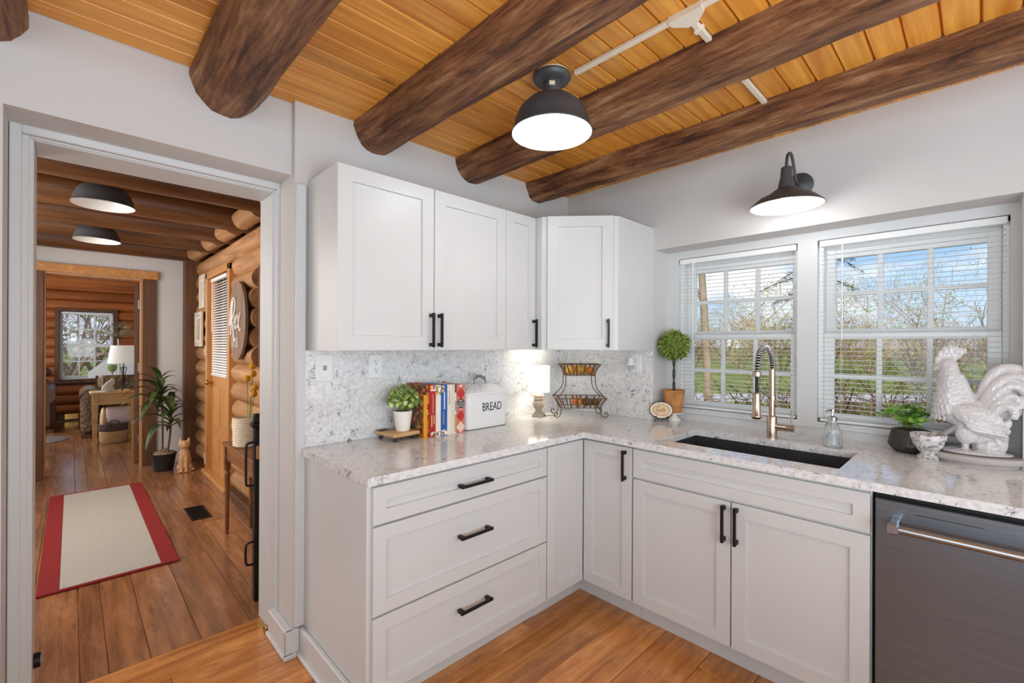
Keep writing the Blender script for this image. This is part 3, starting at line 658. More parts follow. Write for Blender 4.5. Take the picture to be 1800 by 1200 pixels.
# ================================================================== BREAD BIN
M['enamel'] = paint('white_enamel', (234, 233, 231), .22, var=.01)
M['galv'] = paint('galvanised_handle', (150, 152, 152), .35, .8, var=.1)
bb_ = thing('bread_bin', 'white enamel bread bin with a fluted lid and black BREAD lettering', 'bread bin', (-.938, -.125, CT))
def rrect(hx, hy, r, n=6):
    out = []
    for cx, cy, a0 in ((hx-r, hy-r, 0), (-hx+r, hy-r, PI/2), (-hx+r, -hy+r, PI), (hx-r, -hy+r, 1.5*PI)):
        for i in range(n+1):
            a = a0+PI/2*i/n; out.append((cx+r*math.cos(a), cy+r*math.sin(a)))
    return out
HX, HY = .152, .077
MB().loft([[(x*s_, y*s_, z) for x, y in rrect(HX, HY, .035)] for s_, z in ((.985, 0), (1, .006), (1, .186), (1.0, .188))]).build('bin', M['enamel'], bb_, 35)
MB().loft([[(x, y, z) for x, y in rrect(HX+.001, HY+.001, .035)] for z in (.001, .004)]).build('bottom_seam', M['b_ink'], bb_, 35)
rim = [rrect(HX+.006, HY+.006, .04)]
rings = [[(x, y, .186) for x, y in rrect(HX+.005, HY+.005, .038)], [(x, y, .196) for x, y in rrect(HX+.005, HY+.005, .038)]]
nq = 240
def lidring(s_, z, amp):
    base = rrect(HX+.004, HY+.004, .038, 14); P = []; tot = len(base)
    per = [0]
    for i in range(tot): a, b = base[i], base[(i+1) % tot]; per.append(per[-1]+math.hypot(b[0]-a[0], b[1]-a[1]))
    k = 0
    for q in range(nq):
        d = per[-1]*q/nq
        while per[k+1] < d: k += 1
        f = (d-per[k])/max(1e-9, per[k+1]-per[k]); a, b = base[k % tot], base[(k+1) % tot]
        P.append(((a[0]+(b[0]-a[0])*f)*s_, (a[1]+(b[1]-a[1])*f)*s_, z+amp*math.cos(2*PI*q*40/nq)))
    return P
MB().loft([lidring(1.0, .186, 0), lidring(1.02, .188, 0), lidring(1.02, .196, 0), lidring(.98, .199, 0), lidring(.90, .2055, .005), lidring(.66, .223, .006), lidring(.42, .238, .004), lidring(.36, .241, 0), lidring(.1, .2415, 0)]).build('lid', M['enamel'], bb_, 60)
MB().tube(smooth_path([(-.045, 0, .238), (-.043, 0, .262), (-.022, 0, .279), (.0, 0, .283), (.022, 0, .279), (.043, 0, .262), (.045, 0, .238)], 5), .0085, 10, flat=.35).build('handle', M['galv'], bb_, 50)
link('lettering', text_mesh('BREAD', .066, .0006, M['b_ink'], .72), bb_, (.030, -HY-.0008, .115), (PI/2, 0, 0))
# ================================================================== TABLE LAMP
M['lampshade'] = paint('lit_lamp_shade', (255, 250, 240), .8, emit=((255, 246, 232), 1.1))
M['greywood'] = wood('washed_wood', (132, 118, 104), (176, 160, 144), .6, 'z', 30, .15, .04, .2)
tl = thing('table_lamp', 'small lit table lamp with a white drum shade and washed wood base', 'lamp', (-.437, -.125, CT))
MB().box(-.036, .036, -.036, .036, 0, .020, .003).build('plinth', M['greywood'], tl, None, None, (0, 0, .5))
MB().lathe([(.030, .0205), (.030, .026), (.021, .034), (.020, .044), (.034, .064), (.037, .084), (.034, .100), (.026, .108), (.034, .112), (.034, .120), (.028, .124), (.034, .130), (.034, .142), (.012, .144), (.012, .172)], 28).build('turned_base', M['greywood'], tl, 40)
MB().lathe([(.069, .160), (.070, .160), (.070, .328), (.069, .328), (.069, .160)], 40, cap=False).build('shade', M['lampshade'], tl, 40)
M['bulb'] = paint('lit_bulb', (255, 250, 240), .4, emit=((255, 244, 226), 14.0))
MB().ball((0, 0, .235), .026, 16, 10).build('bulb', M['bulb'], tl, 60)
MB().tube([(0, 0, .172), (0, 0, .212)], .011, 12).build('socket', M['black'], tl, 40)
MB().tube(smooth_path([(.03, -.02, .004), (.07, -.03, .003), (.10, -.06, .003), (.13, -.05, .003)], 5), .002, 6).build('cord', M['b_ink'], tl, 60)
light('table_lamp_bulb', 'POINT', (-.437, -.125, CT+.262), 2.2, (1, .93, .82), .05)
# ================================================================== FRUIT BASKET
M['wire'] = paint('rusty_bronze_wire', (104, 76, 48), .45, .55, var=.25, scale=60)
fb = thing('fruit_stand', 'two-tier bronze wire fruit stand with scrolled feet beside the lamp', 'basket', (-.225, -.285, CT), -math.radians(43))
# local: x along the front (width), y towards the wall
def bent(pts, r=.0022, nm='wire', k=6): return MB().tube(smooth_path(pts, k), r, 8).build(nm, M['wire'], fb, 60)
def tray(zb, zt, wb, wt, db, dt, nm, slats):
    root = MB()
    for z, w_, d_, rr in ((zb, wb, db, .0022), (zt, wt, dt, .0030)):
        root.tube([(-w_, -d_, z), (w_, -d_, z), (w_, d_, z), (-w_, d_, z)], rr, 8, True)
    for i in range(11):
        x = -wb+2*wb*(i+.5)/11; root.tube([(x, -db, zb), (x, db, zb)], .0016, 6)
    for sy in (-1, 1):
        for i in range(9):
            q = -1+2*(i+.5)/9; root.tube([(q*wt, sy*dt, zt), (q*(wt+wb)/2*.97, sy*(db+.3*(dt-db)), zb+(zt-zb)*.4), (q*wb, sy*db, zb)], .0014, 6)
    for sx in (-1, 1):
        for i in range(6):
            q = -1+2*(i+.5)/6; root.tube(smooth_path([(sx*wt, q*dt, zt), (sx*(wb+.25*(wt-wb)), q*(dt+db)/2, zb+(zt-zb)*.5), (sx*wb, q*db, zb)], 3), .0013, 6)
    tr = root.build(nm, M['wire'], fb, 60)
    for sy in (-1, 1):
        for i in range(slats):
            q = -1+2*(i+.5)/slats; m = MB()
            a = Vector((q*wt*.92, sy*dt, zt)); c = Vector((q*wb*.94, sy*db, zb)); m.tube([a, a.lerp(c, .4)+Vector((0, -sy*.003, 0)), c], .0055, 8, flat=.28); m.build('flat_band', M['wire'], tr, 60)
    return tr
tray(.268, .338, .095, .128, .060, .080, 'upper_tray', 4)
tray(.062, .124, .128, .162, .078, .098, 'lower_tray', 6)
for sx in (-1, 1):
    for sy in (-1, 1):
        bent([(sx*.128, sy*.080, .338), (sx*.100, sy*.068, .300), (sx*.094, sy*.064, .250), (sx*.102, sy*.072, .19), (sx*.135, sy*.09, .145), (sx*.160, sy*.098, .124)], .003, 'side_wire')
        bent([(sx*.162, sy*.098, .124), (sx*.138, sy*.086, .09), (sx*.126, sy*.08, .055), (sx*.130, sy*.082, .022), (sx*.150, sy*.088, .004), (sx*.168, sy*.094, .012), (sx*.168, sy*.095, .032), (sx*.153, sy*.09, .034), (sx*.152, sy*.089, .022)], .003, 'scroll_foot', 5)
M['gourd_y'] = paint('yellow_gourd', (206, 150, 44), .4, var=.4, scale=25)
M['gourd_d'] = paint('dark_gourd', (104, 82, 34), .4, var=.5, scale=30)
M['gourd_o'] = paint('orange_gourd', (196, 112, 34), .4, var=.35, scale=25)
def gourd(lx, ly, z, r, mt, label, tilt=0.0):
    w_ = Matrix.Rotation(-math.radians(43), 3, 'Z') @ Vector((lx, ly, 0)); o = thing('gourd', label, 'gourd', (-.225+w_.x, -.285+w_.y, CT+z), R.uniform(0, 3), 'gourds in the fruit stand')
    vs = []; fs = []; nu, nv = 24, 12
    m = MB()
    for j in range(nv+1):
        t_ = PI*j/nv
        for i in range(nu):
            a = 2*PI*i/nu; k = 1+.07*math.cos(6*a)*math.sin(t_); vs.append((r*k*math.sin(t_)*math.cos(a), r*k*math.sin(t_)*math.sin(a), r*.88-r*.88*math.cos(t_)*(1-.12*abs(math.cos(t_))**6)))
    for j in range(nv):
        for i in range(nu): k = (i+1) % nu; fs.append((j*nu+i, j*nu+k, (j+1)*nu+k, (j+1)*nu+i))
    m.add(vs, fs); m.build('flesh', mt, o, 60)
    MB().tube([(0, 0, r*1.5), (.002, 0, r*1.72), (.008, .002, r*1.9)], lambda t_: .006-.002*t_, 8).build('stem', M['ironwood'], o, 60)
gourd(-.052, -.005, .270, .036, M['gourd_y'], 'yellow gourd on the upper tray, nearest the lamp')
gourd(.014, .0, .270, .037, M['gourd_y'], 'yellow gourd in the middle of the upper tray')
gourd(.072, -.002, .270, .032, M['gourd_o'], 'orange gourd at the right of the upper tray')
gourd(-.012, -.012, .0645, .036, M['gourd_o'], 'orange-green gourd in the lower tray, left of the dark ones')
gourd(.050, -.012, .0645, .034, M['gourd_d'], 'dark green gourd in the middle of the lower tray')
gourd(.104, .002, .0645, .031, M['gourd_d'], 'dark gourd at the right of the lower tray')
# ================================================================== TOPIARY AND PLAQUE
M['terra'] = paint('mossy_terracotta', (192, 132, 72), .75, var=.3, scale=22, bmp=.2)
M['leaf_box'] = paint('boxwood_leaf', (128, 146, 58), .5, var=.45, scale=60)
tp = thing('topiary', 'ball topiary in a terracotta pot on a white pedestal by the window', 'topiary', (.072, -.79, CT))
MB().lathe([(0, 0), (.040, 0), (.042, .004), (.018, .030), (.016, .036), (.054, .044), (.056, .050), (.0, .050)], 32).build('pedestal', M['potw'], tp, 40)
MB().lathe([(0, .0505), (.046, .0505), (.063, .178), (.066, .180), (.066, .188), (.058, .188), (.056, .176), (0, .176)], 32).build('pot', M['terra'], tp, 40)
MB().lathe([(0, .1765), (.056, .1765), (.03, .183), (0, .185)], 18).build('soil', M['soil'], tp, 40)
st = MB()
for a in (0, PI): st.tube([(.005*math.cos(a+z*40), .005*math.sin(a+z*40), z) for z in [.178+.01*i for i in range(22)]], .0042, 7)
st.build('stem', M['ironwood'], tp, 60)
fo = MB(); MB_ = Vector((0, 0, .462))
for i in range(1150):
    a = i*2.39996; zc = 1-2*(i+.5)/1150; rr = math.sqrt(1-zc*zc); d = Vector((rr*math.cos(a), rr*math.sin(a), zc)); p = MB_+d*(.062+R.uniform(0, .022))
    u = (d.cross(Vector((R.uniform(-1, 1), R.uniform(-1, 1), R.uniform(-1, 1))))).normalized(); w_ = d.cross(u); ln = R.uniform(.016, .030); ax = (d*.85+u*.6).normalized(); wd_ = w_*.0055
    fo.add([p, p+ax*ln*.5+wd_, p+ax*ln, p+ax*ln*.5-wd_], [(0, 1, 2), (0, 2, 3)])
f_ = fo.build('foliage', M['leaf_box'], tp); f_['kind'] = 'stuff'
MB().ball(MB_, .060, 16, 10).build('moss_core', M['leaf_mid'], tp, 60)
M['plaque'] = paint('cream_plaque', (232, 212, 188), .35, var=.08, scale=40)
M['plaque_c'] = paint('tan_plaque', (222, 186, 140), .35, var=.1, scale=40)
M['brown'] = paint('dark_brown_line', (58, 36, 26), .5)
pq = thing('oval_plaque', 'small oval Faith plaque on a wire easel in front of the topiary', 'plaque', (-.035, -.765, CT), -math.radians(52))
Tm = Matrix.Translation((0, 0, .006)) @ Matrix.Rotation(math.radians(-12), 4, 'X')
def ell(a, b, n=48): return [(a*math.cos(2*PI*i/n), b*math.sin(2*PI*i/n)) for i in range(n)]
def on_pl(m): m.v = [tuple(Tm @ Vector(v)) for v in m.v]; return m
Q = Matrix.Translation((0, 0, .064)) @ Matrix.Rotation(PI/2, 4, 'X')
on_pl(MB().prism(ell(.068, .050), -.004, .004, Q)).build('disc', M['plaque'], pq, 40)
on_pl(MB().tube([Q @ Vector((x, y, .003)) for x, y in ell(.068, .050)], .0030, 6, True)).build('rim', M['brown'], pq, 60)
on_pl(MB().prism(ell(.050, .034), .0041, .0050, Q)).build('centre', M['plaque_c'], pq)
on_pl(MB().tube([Q @ Vector((x, y, .005)) for x, y in ell(.050, .034)], .0011, 5, True)).build('inner_ring', M['brown'], pq, 60)
def stroke(m, pts, r, z=.0055): m.tube([Q @ Vector((x, y, z)) for x, y, in [(p.x, p.y) for p in smooth_path([(a, b, 0) for a, b in pts], 5)]], r, 5)
fm = MB()
for pts in ([(-.016, .020), (-.022, .014), (-.024, -.004), (-.027, -.022), (-.032, -.024)], [(-.026, .019), (-.016, .021), (-.006, .018)], [(-.030, .002), (-.020, .004)],
            [(-.008, .002), (-.014, .002), (-.016, -.006), (-.012, -.009), (-.008, -.003), (-.007, .002), (-.007, -.007), (-.004, -.008)], [(.000, .003), (-.001, -.007), (.003, -.007)], [(-.0005, .008), (.0005, .009)],
            [(.009, .016), (.007, .0), (.007, -.008), (.011, -.006)], [(.004, .005), (.012, .006)], [(.018, .017), (.015, .0), (.014, -.008), (.018, .0), (.022, .001), (.022, -.008), (.026, -.009)]): stroke(fm, pts, .0011)
on_pl(fm).build('lettering', M['brown'], pq, 60)
ez = MB()
for sx in (-1, 1):
    ez.tube(smooth_path([(sx*.042, -.014, 0), (sx*.036, -.008, .012), (sx*.030, -.013, .030), (sx*.034, -.014, .036), (sx*.038, -.013, .030), (sx*.030, .004, .020), (sx*.018, .012, .05), (sx*.014, .020, .116), (sx*.008, .018, .124)], 4), .0019, 6)
    ez.tube([(sx*.018, .012, .05), (sx*.014, .045, 0)], .0019, 6)
ez.build('wire_easel', M['black'], pq, 60)
# ================================================================== FAUCET AND SOAP
fa = thing('faucet', 'brushed nickel spring-neck faucet behind the sink', 'faucet', (-.068, -1.38, CT))
MB().lathe([(0, 0), (.0265, 0), (.0265, .004), (.0235, .006), (.0235, .105), (.0215, .110), (.014, .112), (.0135, .118), (0, .118)], 32).build('body', M['nickel'], fa, 40)
MB().tube([(0, 0, .11), (0, 0, .345)], .0145, 24).build('riser', M['nickel'], fa, 40)
MB().lathe([(.0145, 0), (.019, .001), (.019, .022), (.0145, .023)], 24, (0, 0, .19)).build('collar', M['nickel'], fa, 40)
arc = [Vector((-.11+.11*math.cos(a), 0, .345+.115*math.sin(a))) for a in [PI*i/24 for i in range(25)]]+[Vector((-.222, 0, .33)), Vector((-.224, 0, .31))]
MB().tube(arc, .0085, 10).build('hose', M['black'], fa, 60)
sp_ = []; nT = 30; Ls = len(arc)-2
for i in range(nT*10+1):
    t_ = i/(nT*10); k = t_*Ls; i0 = min(int(k), Ls-1); c = arc[i0].lerp(arc[i0+1], k-i0); d = (arc[i0+1]-arc[i0]).normalized(); n1 = Vector((0, 1, 0)); n2 = d.cross(n1); a = 2*PI*nT*t_
    sp_.append(c+n1*(.0135*math.cos(a))+n2*(.0135*math.sin(a)))
MB().tube(sp_, .0026, 5).build('spring', M['chrome'], fa, 80)
MB().lathe([(.010, .0), (.0185, .002), (.0185, .022), (.012, .026)], 20, (-.222, 0, .318)).build('ferrule', M['nickel'], fa, 40)
MB().tube([(-.224, 0, .32), (-.226, 0, .23)], .007, 12).build('hose_end', M['black'], fa, 60)
MB().lathe([(.010, .245), (.0165, .238), (.0175, .20), (.0185, .14), (.022, .135), (.0225, .128), (.017, .120), (0, .120)], 24, (-.226, 0, 0)).build('spray_head', M['nickel'], fa, 40)
MB().tube([(-.019, 0, .20), (-.12, 0, .238), (-.207, 0, .258)], .0045, 8).build('support_arm', M['nickel'], fa, 60)
MB().tube([(0, -.015, .056), (0, -.098, .056)], .0165, 24).build('valve', M['nickel'], fa, 40)
MB().tube([(0, -.086, .07), (0, -.089, .145)], .0048, 10).build('lever', M['nickel'], fa, 50)
so = thing('soap_dispenser', 'clear glass soap bottle with a steel pump beside the faucet', 'soap dispenser', (-.060, -1.632, CT))
MB().lathe([(0, .0), (.034, 0), (.037, .004), (.037, .078), (.034, .086), (.020, .104), (.018, .108), (.018, .118), (.014, .118), (.014, .106), (.031, .084), (.034, .077), (.034, .008), (0, .006)], 32).build('bottle', M['bottle_glass'], so, 50)
MB().lathe([(0, .118), (.019, .118), (.019, .132), (.013, .137), (.006, .140), (.0055, .158), (.010, .160), (.010, .168), (0, .170)], 20).build('pump', M['chrome'], so, 40)
MB().tube(smooth_path([(0, 0, .165), (-.02, .01, .167), (-.034, .017, .160)], 4), .0045, 8).build('nozzle', M['chrome'], so, 60)
MB().tube([(0, 0, .12), (.006, 0, .012)], .003, 8).build('dip_tube', M['white'], so, 60)
# ================================================================== PLANTER, MORTAR, ROOSTER
def ribbed():
    m, t, b = base_mat('black_ribbed_planter'); b.inputs['Base Color'].default_value = lin(52, 48, 46); b.inputs['Roughness'].default_value = .4
    v, _ = coords(t, (60, 60, 60)); n = N(t, 'ShaderNodeTexNoise', i_Scale=1.0); L(t, v, n.inputs['Vector']); r = ramp(t, [(.3, lin(42, 39, 38)), (.7, lin(64, 60, 57))]); L(t, n.outputs['Fac'], r.inputs[0]); L(t, r.outputs[0], b.inputs['Base Color']); return m
M['ribbed'] = ribbed()
pl = thing('ivy_planter', 'ivy in a low black planter with diagonal ribs, left of the marble mortar', 'plant', (.045, -1.90, CT))
nR, nZ = 160, 14; rings = []
for j in range(nZ+1):
    t_ = j/nZ; z = .098*t_; r0 = .052+.026*math.sin(PI/2*min(1, t_/.35)) if t_ < .35 else .078-.013*(t_-.35)/.65
    rings.append([((r0+.0022*abs(math.sin(nR/2/4*2*PI*i/nR+ (9*t_ if t_ < .5 else 9*(1-t_)))))*math.cos(2*PI*i/nR), (r0+.0022*abs(math.sin(nR/2/4*2*PI*i/nR+(9*t_ if t_ < .5 else 9*(1-t_)))))*math.sin(2*PI*i/nR), z) for i in range(nR)])
MB().loft(rings).build('pot', M['ribbed'], pl, 60)
MB().lathe([(0, .0985), (.06, .0985), (.03, .106), (0, .108)], 24).build('soil', M['soil'], pl, 40)
M['leaf_ivy'] = paint('ivy_leaf', (128, 176, 70), .4, var=.3, scale=40, sub=.1)
M['leaf_ivy2'] = paint('ivy_leaf_grey', (112, 138, 104), .45, var=.25, scale=40)
def ivy_leaf(mat):
    o_ = [(0, 0), (.010, -.002), (.019, .006), (.012, .012), (.014, .021), (.006, .019), (0, .030), (-.006, .019), (-.014, .021), (-.012, .012), (-.019, .006), (-.010, -.002)]
    m = MB(); vs = [(0, .010, .002)]+[(x, y, -.0025*abs(x)/.019-(.004 if y > .02 else 0)) for x, y in o_]; m.add(vs, [(0, i+1, (i+1) % 12+1) for i in range(12)]); return m.mesh('leaf', mat, 180)
iv = [ivy_leaf(M['leaf_ivy']), ivy_leaf(M['leaf_ivy2']), ivy_leaf(M['leaf_lime'])]
st = MB()
for i in range(15):
    a = i*2*PI/15+R.uniform(-.2, .2); reach = R.uniform(.06, .125); hgt = R.uniform(.035, .085); 
    if math.cos(a-PI/2-.6) > .5: reach *= 1.25; hgt *= 1.15
    if math.cos(a) > .2: reach *= .55; hgt *= 1.25        # towards the window there is less room
    if math.sin(a) < -.3: reach *= .6
    pa = smooth_path([(.02*math.cos(a), .02*math.sin(a), .098), (reach*.4*math.cos(a), reach*.4*math.sin(a), .098+hgt), (reach*math.cos(a+.15), reach*math.sin(a+.15), .105+hgt*R.uniform(.35, 1.0))], 5)
    st.tube(pa, .0013, 5)
    for k in range(2, len(pa)):
        d = Vector((R.uniform(-1, 1), R.uniform(-1, 1), R.uniform(-.2, .8))); o = link('leaf', iv[0 if R.random() < .72 else R.choice((1, 2))], pl, pa[k]+Vector((R.uniform(-.006, .006), R.uniform(-.006, .006), R.uniform(0, .008)))); aim_leaf(o, d, R.uniform(-.5, .5)); s_ = R.uniform(.75, 1.2); o.scale = (s_,)*3
st.build('stems', M['leaf_mid'], pl, 60)
def marble():
    m, t, b = base_mat('marble'); v, _ = coords(t, (14, 14, 14)); n = N(t, 'ShaderNodeTexNoise', i_Scale=1.0, i_Detail=6.0, i_Distortion=2.5); L(t, v, n.inputs['Vector'])
    r = ramp(t, [(.36, lin(222, 214, 208)), (.46, lin(206, 200, 198)), (.5, lin(104, 102, 110)), (.54, lin(210, 204, 200)), (.7, lin(232, 224, 216))]); L(t, n.outputs['Fac'], r.inputs[0]); L(t, r.outputs[0], b.inputs['Base Color']); b.inputs['Roughness'].default_value = .3; return m
M['marble'] = marble()
mo = thing('mortar', 'veined marble mortar bowl in front of the rooster', 'mortar', (-.075, -1.962, CT))
MB().lathe([(0, 0), (.033, 0), (.034, .004), (.033, .016), (.022, .022), (.030, .034), (.048, .060), (.053, .080), (.057, .084), (.058, .104), (.052, .106), (.048, .100), (.042, .07), (.02, .045), (0, .042)], 36).build('bowl', M['marble'], mo, 40)
M['pestle'] = paint('grey_marble', (140, 136, 134), .35, var=.12, scale=20)
ps = thing('pestle', 'grey stone pestle leaning in the marble mortar', 'pestle', (-.070, -1.968, CT+.058))
MB().tube(smooth_path([(-.004, .008, -.0), (.004, -.006, .018), (.034, -.058, .066), (.050, -.086, .092)], 4), lambda t_: .0155-.0055*math.sin(PI*min(1, t_*1.1)), 14).build('shaft', M['pestle'], ps, 60)
M['glaze'] = None
def feather_glaze():
    m, t, b = base_mat('white_glaze'); b.inputs['Roughness'].default_value = .18; v, _ = coords(t, (95, 60, 75), False)
    n0 = N(t, 'ShaderNodeTexVoronoi', i_Scale=1.0); L(t, v, n0.inputs['Vector']); v2, _ = coords(t, (8, 8, 8)); n = N(t, 'ShaderNodeTexNoise', i_Scale=1.0); L(t, v2, n.inputs['Vector'])
    r = ramp(t, [(.3, lin(196, 192, 190)), (.7, lin(212, 208, 207))]); L(t, n.outputs['Fac'], r.inputs[0]); L(t, r.outputs[0], b.inputs['Base Color']); bump(t, b, n0.outputs['Distance'], .55, .004); return m
M['glaze'] = feather_glaze(); M['glaze_plain'] = paint('smooth_glaze', (226, 222, 220), .16, var=.03)
M['stoneware'] = paint('grey_stoneware', (186, 178, 174), .4, var=.05)
RB = Vector((.002, -2.098, CT))
tr_ = thing('oval_tray', 'grey oval stoneware tray under the rooster', 'tray', RB, math.radians(-82))
MB().lathe([(0, .006), (.118, .006), (.128, .010), (.138, .024), (.139, .032), (.134, .036), (.10, .034), (0, .034)], 48, (0, 0, 0), None, 1.06, .82).build('tray', M['stoneware'], tr_, 40)
MB().lathe([(.10, 0), (.112, 0), (.112, .007), (.10, .007)], 32, (0, 0, 0), None, 1.06, .82).build('foot_ring', M['stoneware'], tr_, 40)
ro = thing('rooster_figurine', 'large glossy white ceramic rooster on a grey oval tray', 'figurine', RB+Vector((0, 0, .0365)), math.radians(-84))
# local x: breast(-) to tail(+), z from base
def remeshed(name, m, mat, parent, vox, smooth=8):
    o = m.build(name, mat, parent, 180)
    md = o.modifiers.new('remesh', 'REMESH'); md.mode = 'VOXEL'; md.voxel_size = vox; md.use_smooth_shade = True
    ms = o.modifiers.new('smooth', 'SMOOTH'); ms.iterations = smooth; ms.factor = .5; return o
Z0 = -.9505
def zz(z): return z+Z0
b = MB()
Rt = lambda a: Matrix.Rotation(a, 3, 'Y')
b.ball((-.020, 0, zz(1.105)), (.098, .058, .068), 24, 16, Rt(math.radians(22)))
b.ball((-.075, 0, zz(1.125)), (.052, .052, .062), 20, 14)
b.tube([(-.062, 0, zz(1.12)), (-.070, 0, zz(1.18)), (-.074, 0, zz(1.24)), (-.078, 0, zz(1.295))], lambda t_: .056-.027*t_, 20)
b.tube([(-.030, 0, zz(1.13)), (-.045, 0, zz(1.19)), (-.062, 0, zz(1.26))], lambda t_: .046-.016*t_, 18)
b.ball((-.080, 0, zz(1.300)), (.031, .026, .029), 18, 12)
b.tube([(-.098, 0, zz(1.298)), (-.116, 0, zz(1.287)), (-.124, 0, zz(1.276))], lambda t_: .013-.009*t_, 12)
for sy in (-1, 1): b.ball((-.100, sy*.010, zz(1.258)), (.013, .007, .024), 12, 10)
for i, (x, z, r_) in enumerate(((-.115, 1.322, .013), (-.104, 1.345, .016), (-.090, 1.358, .018), (-.074, 1.366, .018), (-.058, 1.362, .017), (-.043, 1.358, .015), (-.030, 1.360, .011))): b.ball((x, 0, zz(z-.001)), (r_*.58, .008, r_*1.25), 12, 10)
b.prism([(-.118, zz(1.305)), (-.108, zz(1.335)), (-.080, zz(1.349)), (-.034, zz(1.350)), (-.040, zz(1.335)), (-.062, zz(1.315))], -.006, .006, Matrix.Rotation(PI/2, 4, 'X'))
for sy in (-1, 1):
    b.ball((.000, sy*.052, zz(1.10)), (.076, .016, .044), 20, 12, Rt(math.radians(18)))
    b.ball((-.030, sy*.026, zz(1.03)), (.034, .024, .045), 14, 10)
    b.tube([(-.030, sy*.024, zz(1.01)), (-.032, sy*.024, zz(.958))], .012, 10)
    for q in (-.35, 0, .35): b.tube([(-.030, sy*.024, zz(.962)), (-.066*math.cos(q)-.004, sy*.024+.05*math.sin(q), zz(.958))], .008, 8)
b.ball((-.004, 0, zz(.956)), (.112, .070, .012), 24, 10)
b.ball((.035, 0, zz(.985)), (.05, .05, .04), 18, 12); b.ball((.062, .015, zz(1.02)), (.034, .034, .05), 14, 10); b.ball((.058, -.025, zz(1.00)), (.03, .026, .045), 14, 10); b.ball((.022, .03, zz(.99)), (.028, .022, .036), 14, 10)
# leaf tufts beside the legs, swirling up to the tail
for k, (x, z, an) in enumerate(((.02, 1.01, .3), (.05, 1.05, .7), (.075, 1.07, 1.0), (.04, .98, .1))):
    for sy in (-1, 1): b.ball((x, sy*.034, zz(z)), (.032, .010, .016), 12, 8, Rt(-an))
feathers = [((.010, 1.13), (.030, 1.22), (.062, 1.284), (.110, 1.293), (.150, 1.272), (.182, 1.215), (.190, 1.16)), ((.015, 1.12), (.042, 1.20), (.078, 1.252), (.118, 1.258), (.150, 1.225), (.162, 1.17)),
            ((.02, 1.11), (.05, 1.18), (.085, 1.222), (.115, 1.22), (.136, 1.185), (.140, 1.13)), ((.02, 1.10), (.055, 1.155), (.085, 1.185), (.108, 1.175), (.118, 1.14)), ((.02, 1.10), (.05, 1.13), (.08, 1.15), (.10, 1.13), (.10, 1.10))]
for i, fe in enumerate(feathers):
    for sy in ((0,) if i == 0 else (-1, 1)):
        b.tube(smooth_path([(x, sy*(.010+.006*i), zz(z)) for x, z in fe], 5), lambda t_: .021*(1-.62*t_)+.003, 10, flat=.8)
b.tube(smooth_path([(.085, 0, zz(1.290)), (.118, 0, zz(1.293)), (.146, 0, zz(1.312))], 4), lambda t_: .012*(1-.8*t_)+.001, 8)
b.ball((.075, 0, zz(1.16)), (.06, .020, .07), 18, 12, Rt(math.radians(-25)))
for row in range(9):          # scalloped hackle and breast feathers
    zc = 1.085+.023*row; tz = (zc-1.085)/.184; cx = -.077+.006*math.sin(PI*tz); rx = .056-.004*tz-.022*tz*tz
    for k in range(11):
        a = PI*(.52+.96*(k+.5*(row % 2))/11.0)
        b.ball((cx+rx*math.cos(a)*.96, rx*math.sin(a)*.98, zz(zc)), (.0055, .0065, .0125), 8, 6)
for sy in (-1, 1):
    for k in range(5): b.tube(smooth_path([(-.055+.006*k, sy*.060, zz(1.118-.013*k)), (-.005, sy*.066, zz(1.100-.013*k)), (.050+.008*k, sy*.056, zz(1.082-.012*k))], 4), lambda t_: .0075*(1-.35*t_), 8)
    for k in range(7): b.ball((-.005+.013*k, sy*.045, zz(1.052-.004*k)), (.013, .010, .017), 8, 6)
for k in range(26):           # leafy rockwork between the legs and under the tail
    a = R.uniform(0, 2*PI); b.ball((.035+.05*math.cos(a)*R.uniform(.5, 1), .045*math.sin(a), zz(R.uniform(.965, 1.06))), (R.uniform(.012, .02), R.uniform(.008, .014), R.uniform(.01, .022)), 8, 6, Rt(R.uniform(-1, 1)))
remeshed('body', b, M['glaze'], ro, .0034, 2)
# ================================================================== LAMPS
M['bulb_hot'] = paint('lit_bulb_bright', (255, 252, 246), .4, emit=((255, 250, 242), 14.0))
def dome_light(label, loc, bulb, group=None):
    cl = thing('ceiling_light', label, 'ceiling light', loc)
    MB().lathe([(0, -.001), (.062, -.001), (.068, -.004), (.068, -.012), (.0, -.012)], 40).build('backing_plate', M['plaque'], cl, 40)
    MB().lathe([(0, -.0125), (.074, -.0125), (.076, -.020), (.070, -.030), (.066, -.034), (.050, -.040), (0, -.040)], 40).build('canopy', M['bronze'], cl, 35)
    MB().lathe([(.036, -.038), (.036, -.092), (.034, -.096)], 32).build('neck', M['bronze'], cl, 40)
    MB().box(-.016, .006, -.0375, -.034, -.066, -.05).build('label_sticker', M['plaque'], cl, None, None, (0, 0, -.7))
    MB().lathe([(.034, -.092), (.060, -.100), (.098, -.118), (.128, -.148), (.146, -.190), (.155, -.232), (.159, -.236), (.158, -.240), (.153, -.236)], 56, cap=False).build('shade', M['bronze'], cl, 40)
    MB().lathe([(.0, -.097), (.034, -.097), (.060, -.104), (.096, -.122), (.125, -.151), (.143, -.192), (.1525, -.236), (.157, -.2405)], 56, cap=False).build('shade_lining', M['shade_in'], cl, 50)
    MB().ball((0, 0, -.165), (.031, .031, .040), 20, 12).build('bulb', bulb, cl, 60)
    return cl
dome_light('lit dark dome flush-mount ceiling light with a white interior in the kitchen', (-1.242, -.927, ZC), M['bulb_hot'])
light('ceiling_light_bulb', 'POINT', (-1.242, -.927, ZC-.222), 3.6, (.95, .96, 1), .06)
cn_ = thing('conduit', 'cream surface wiring channel across the ceiling boards from the kitchen light', 'conduit', (-1.19, -1.45, ZC))
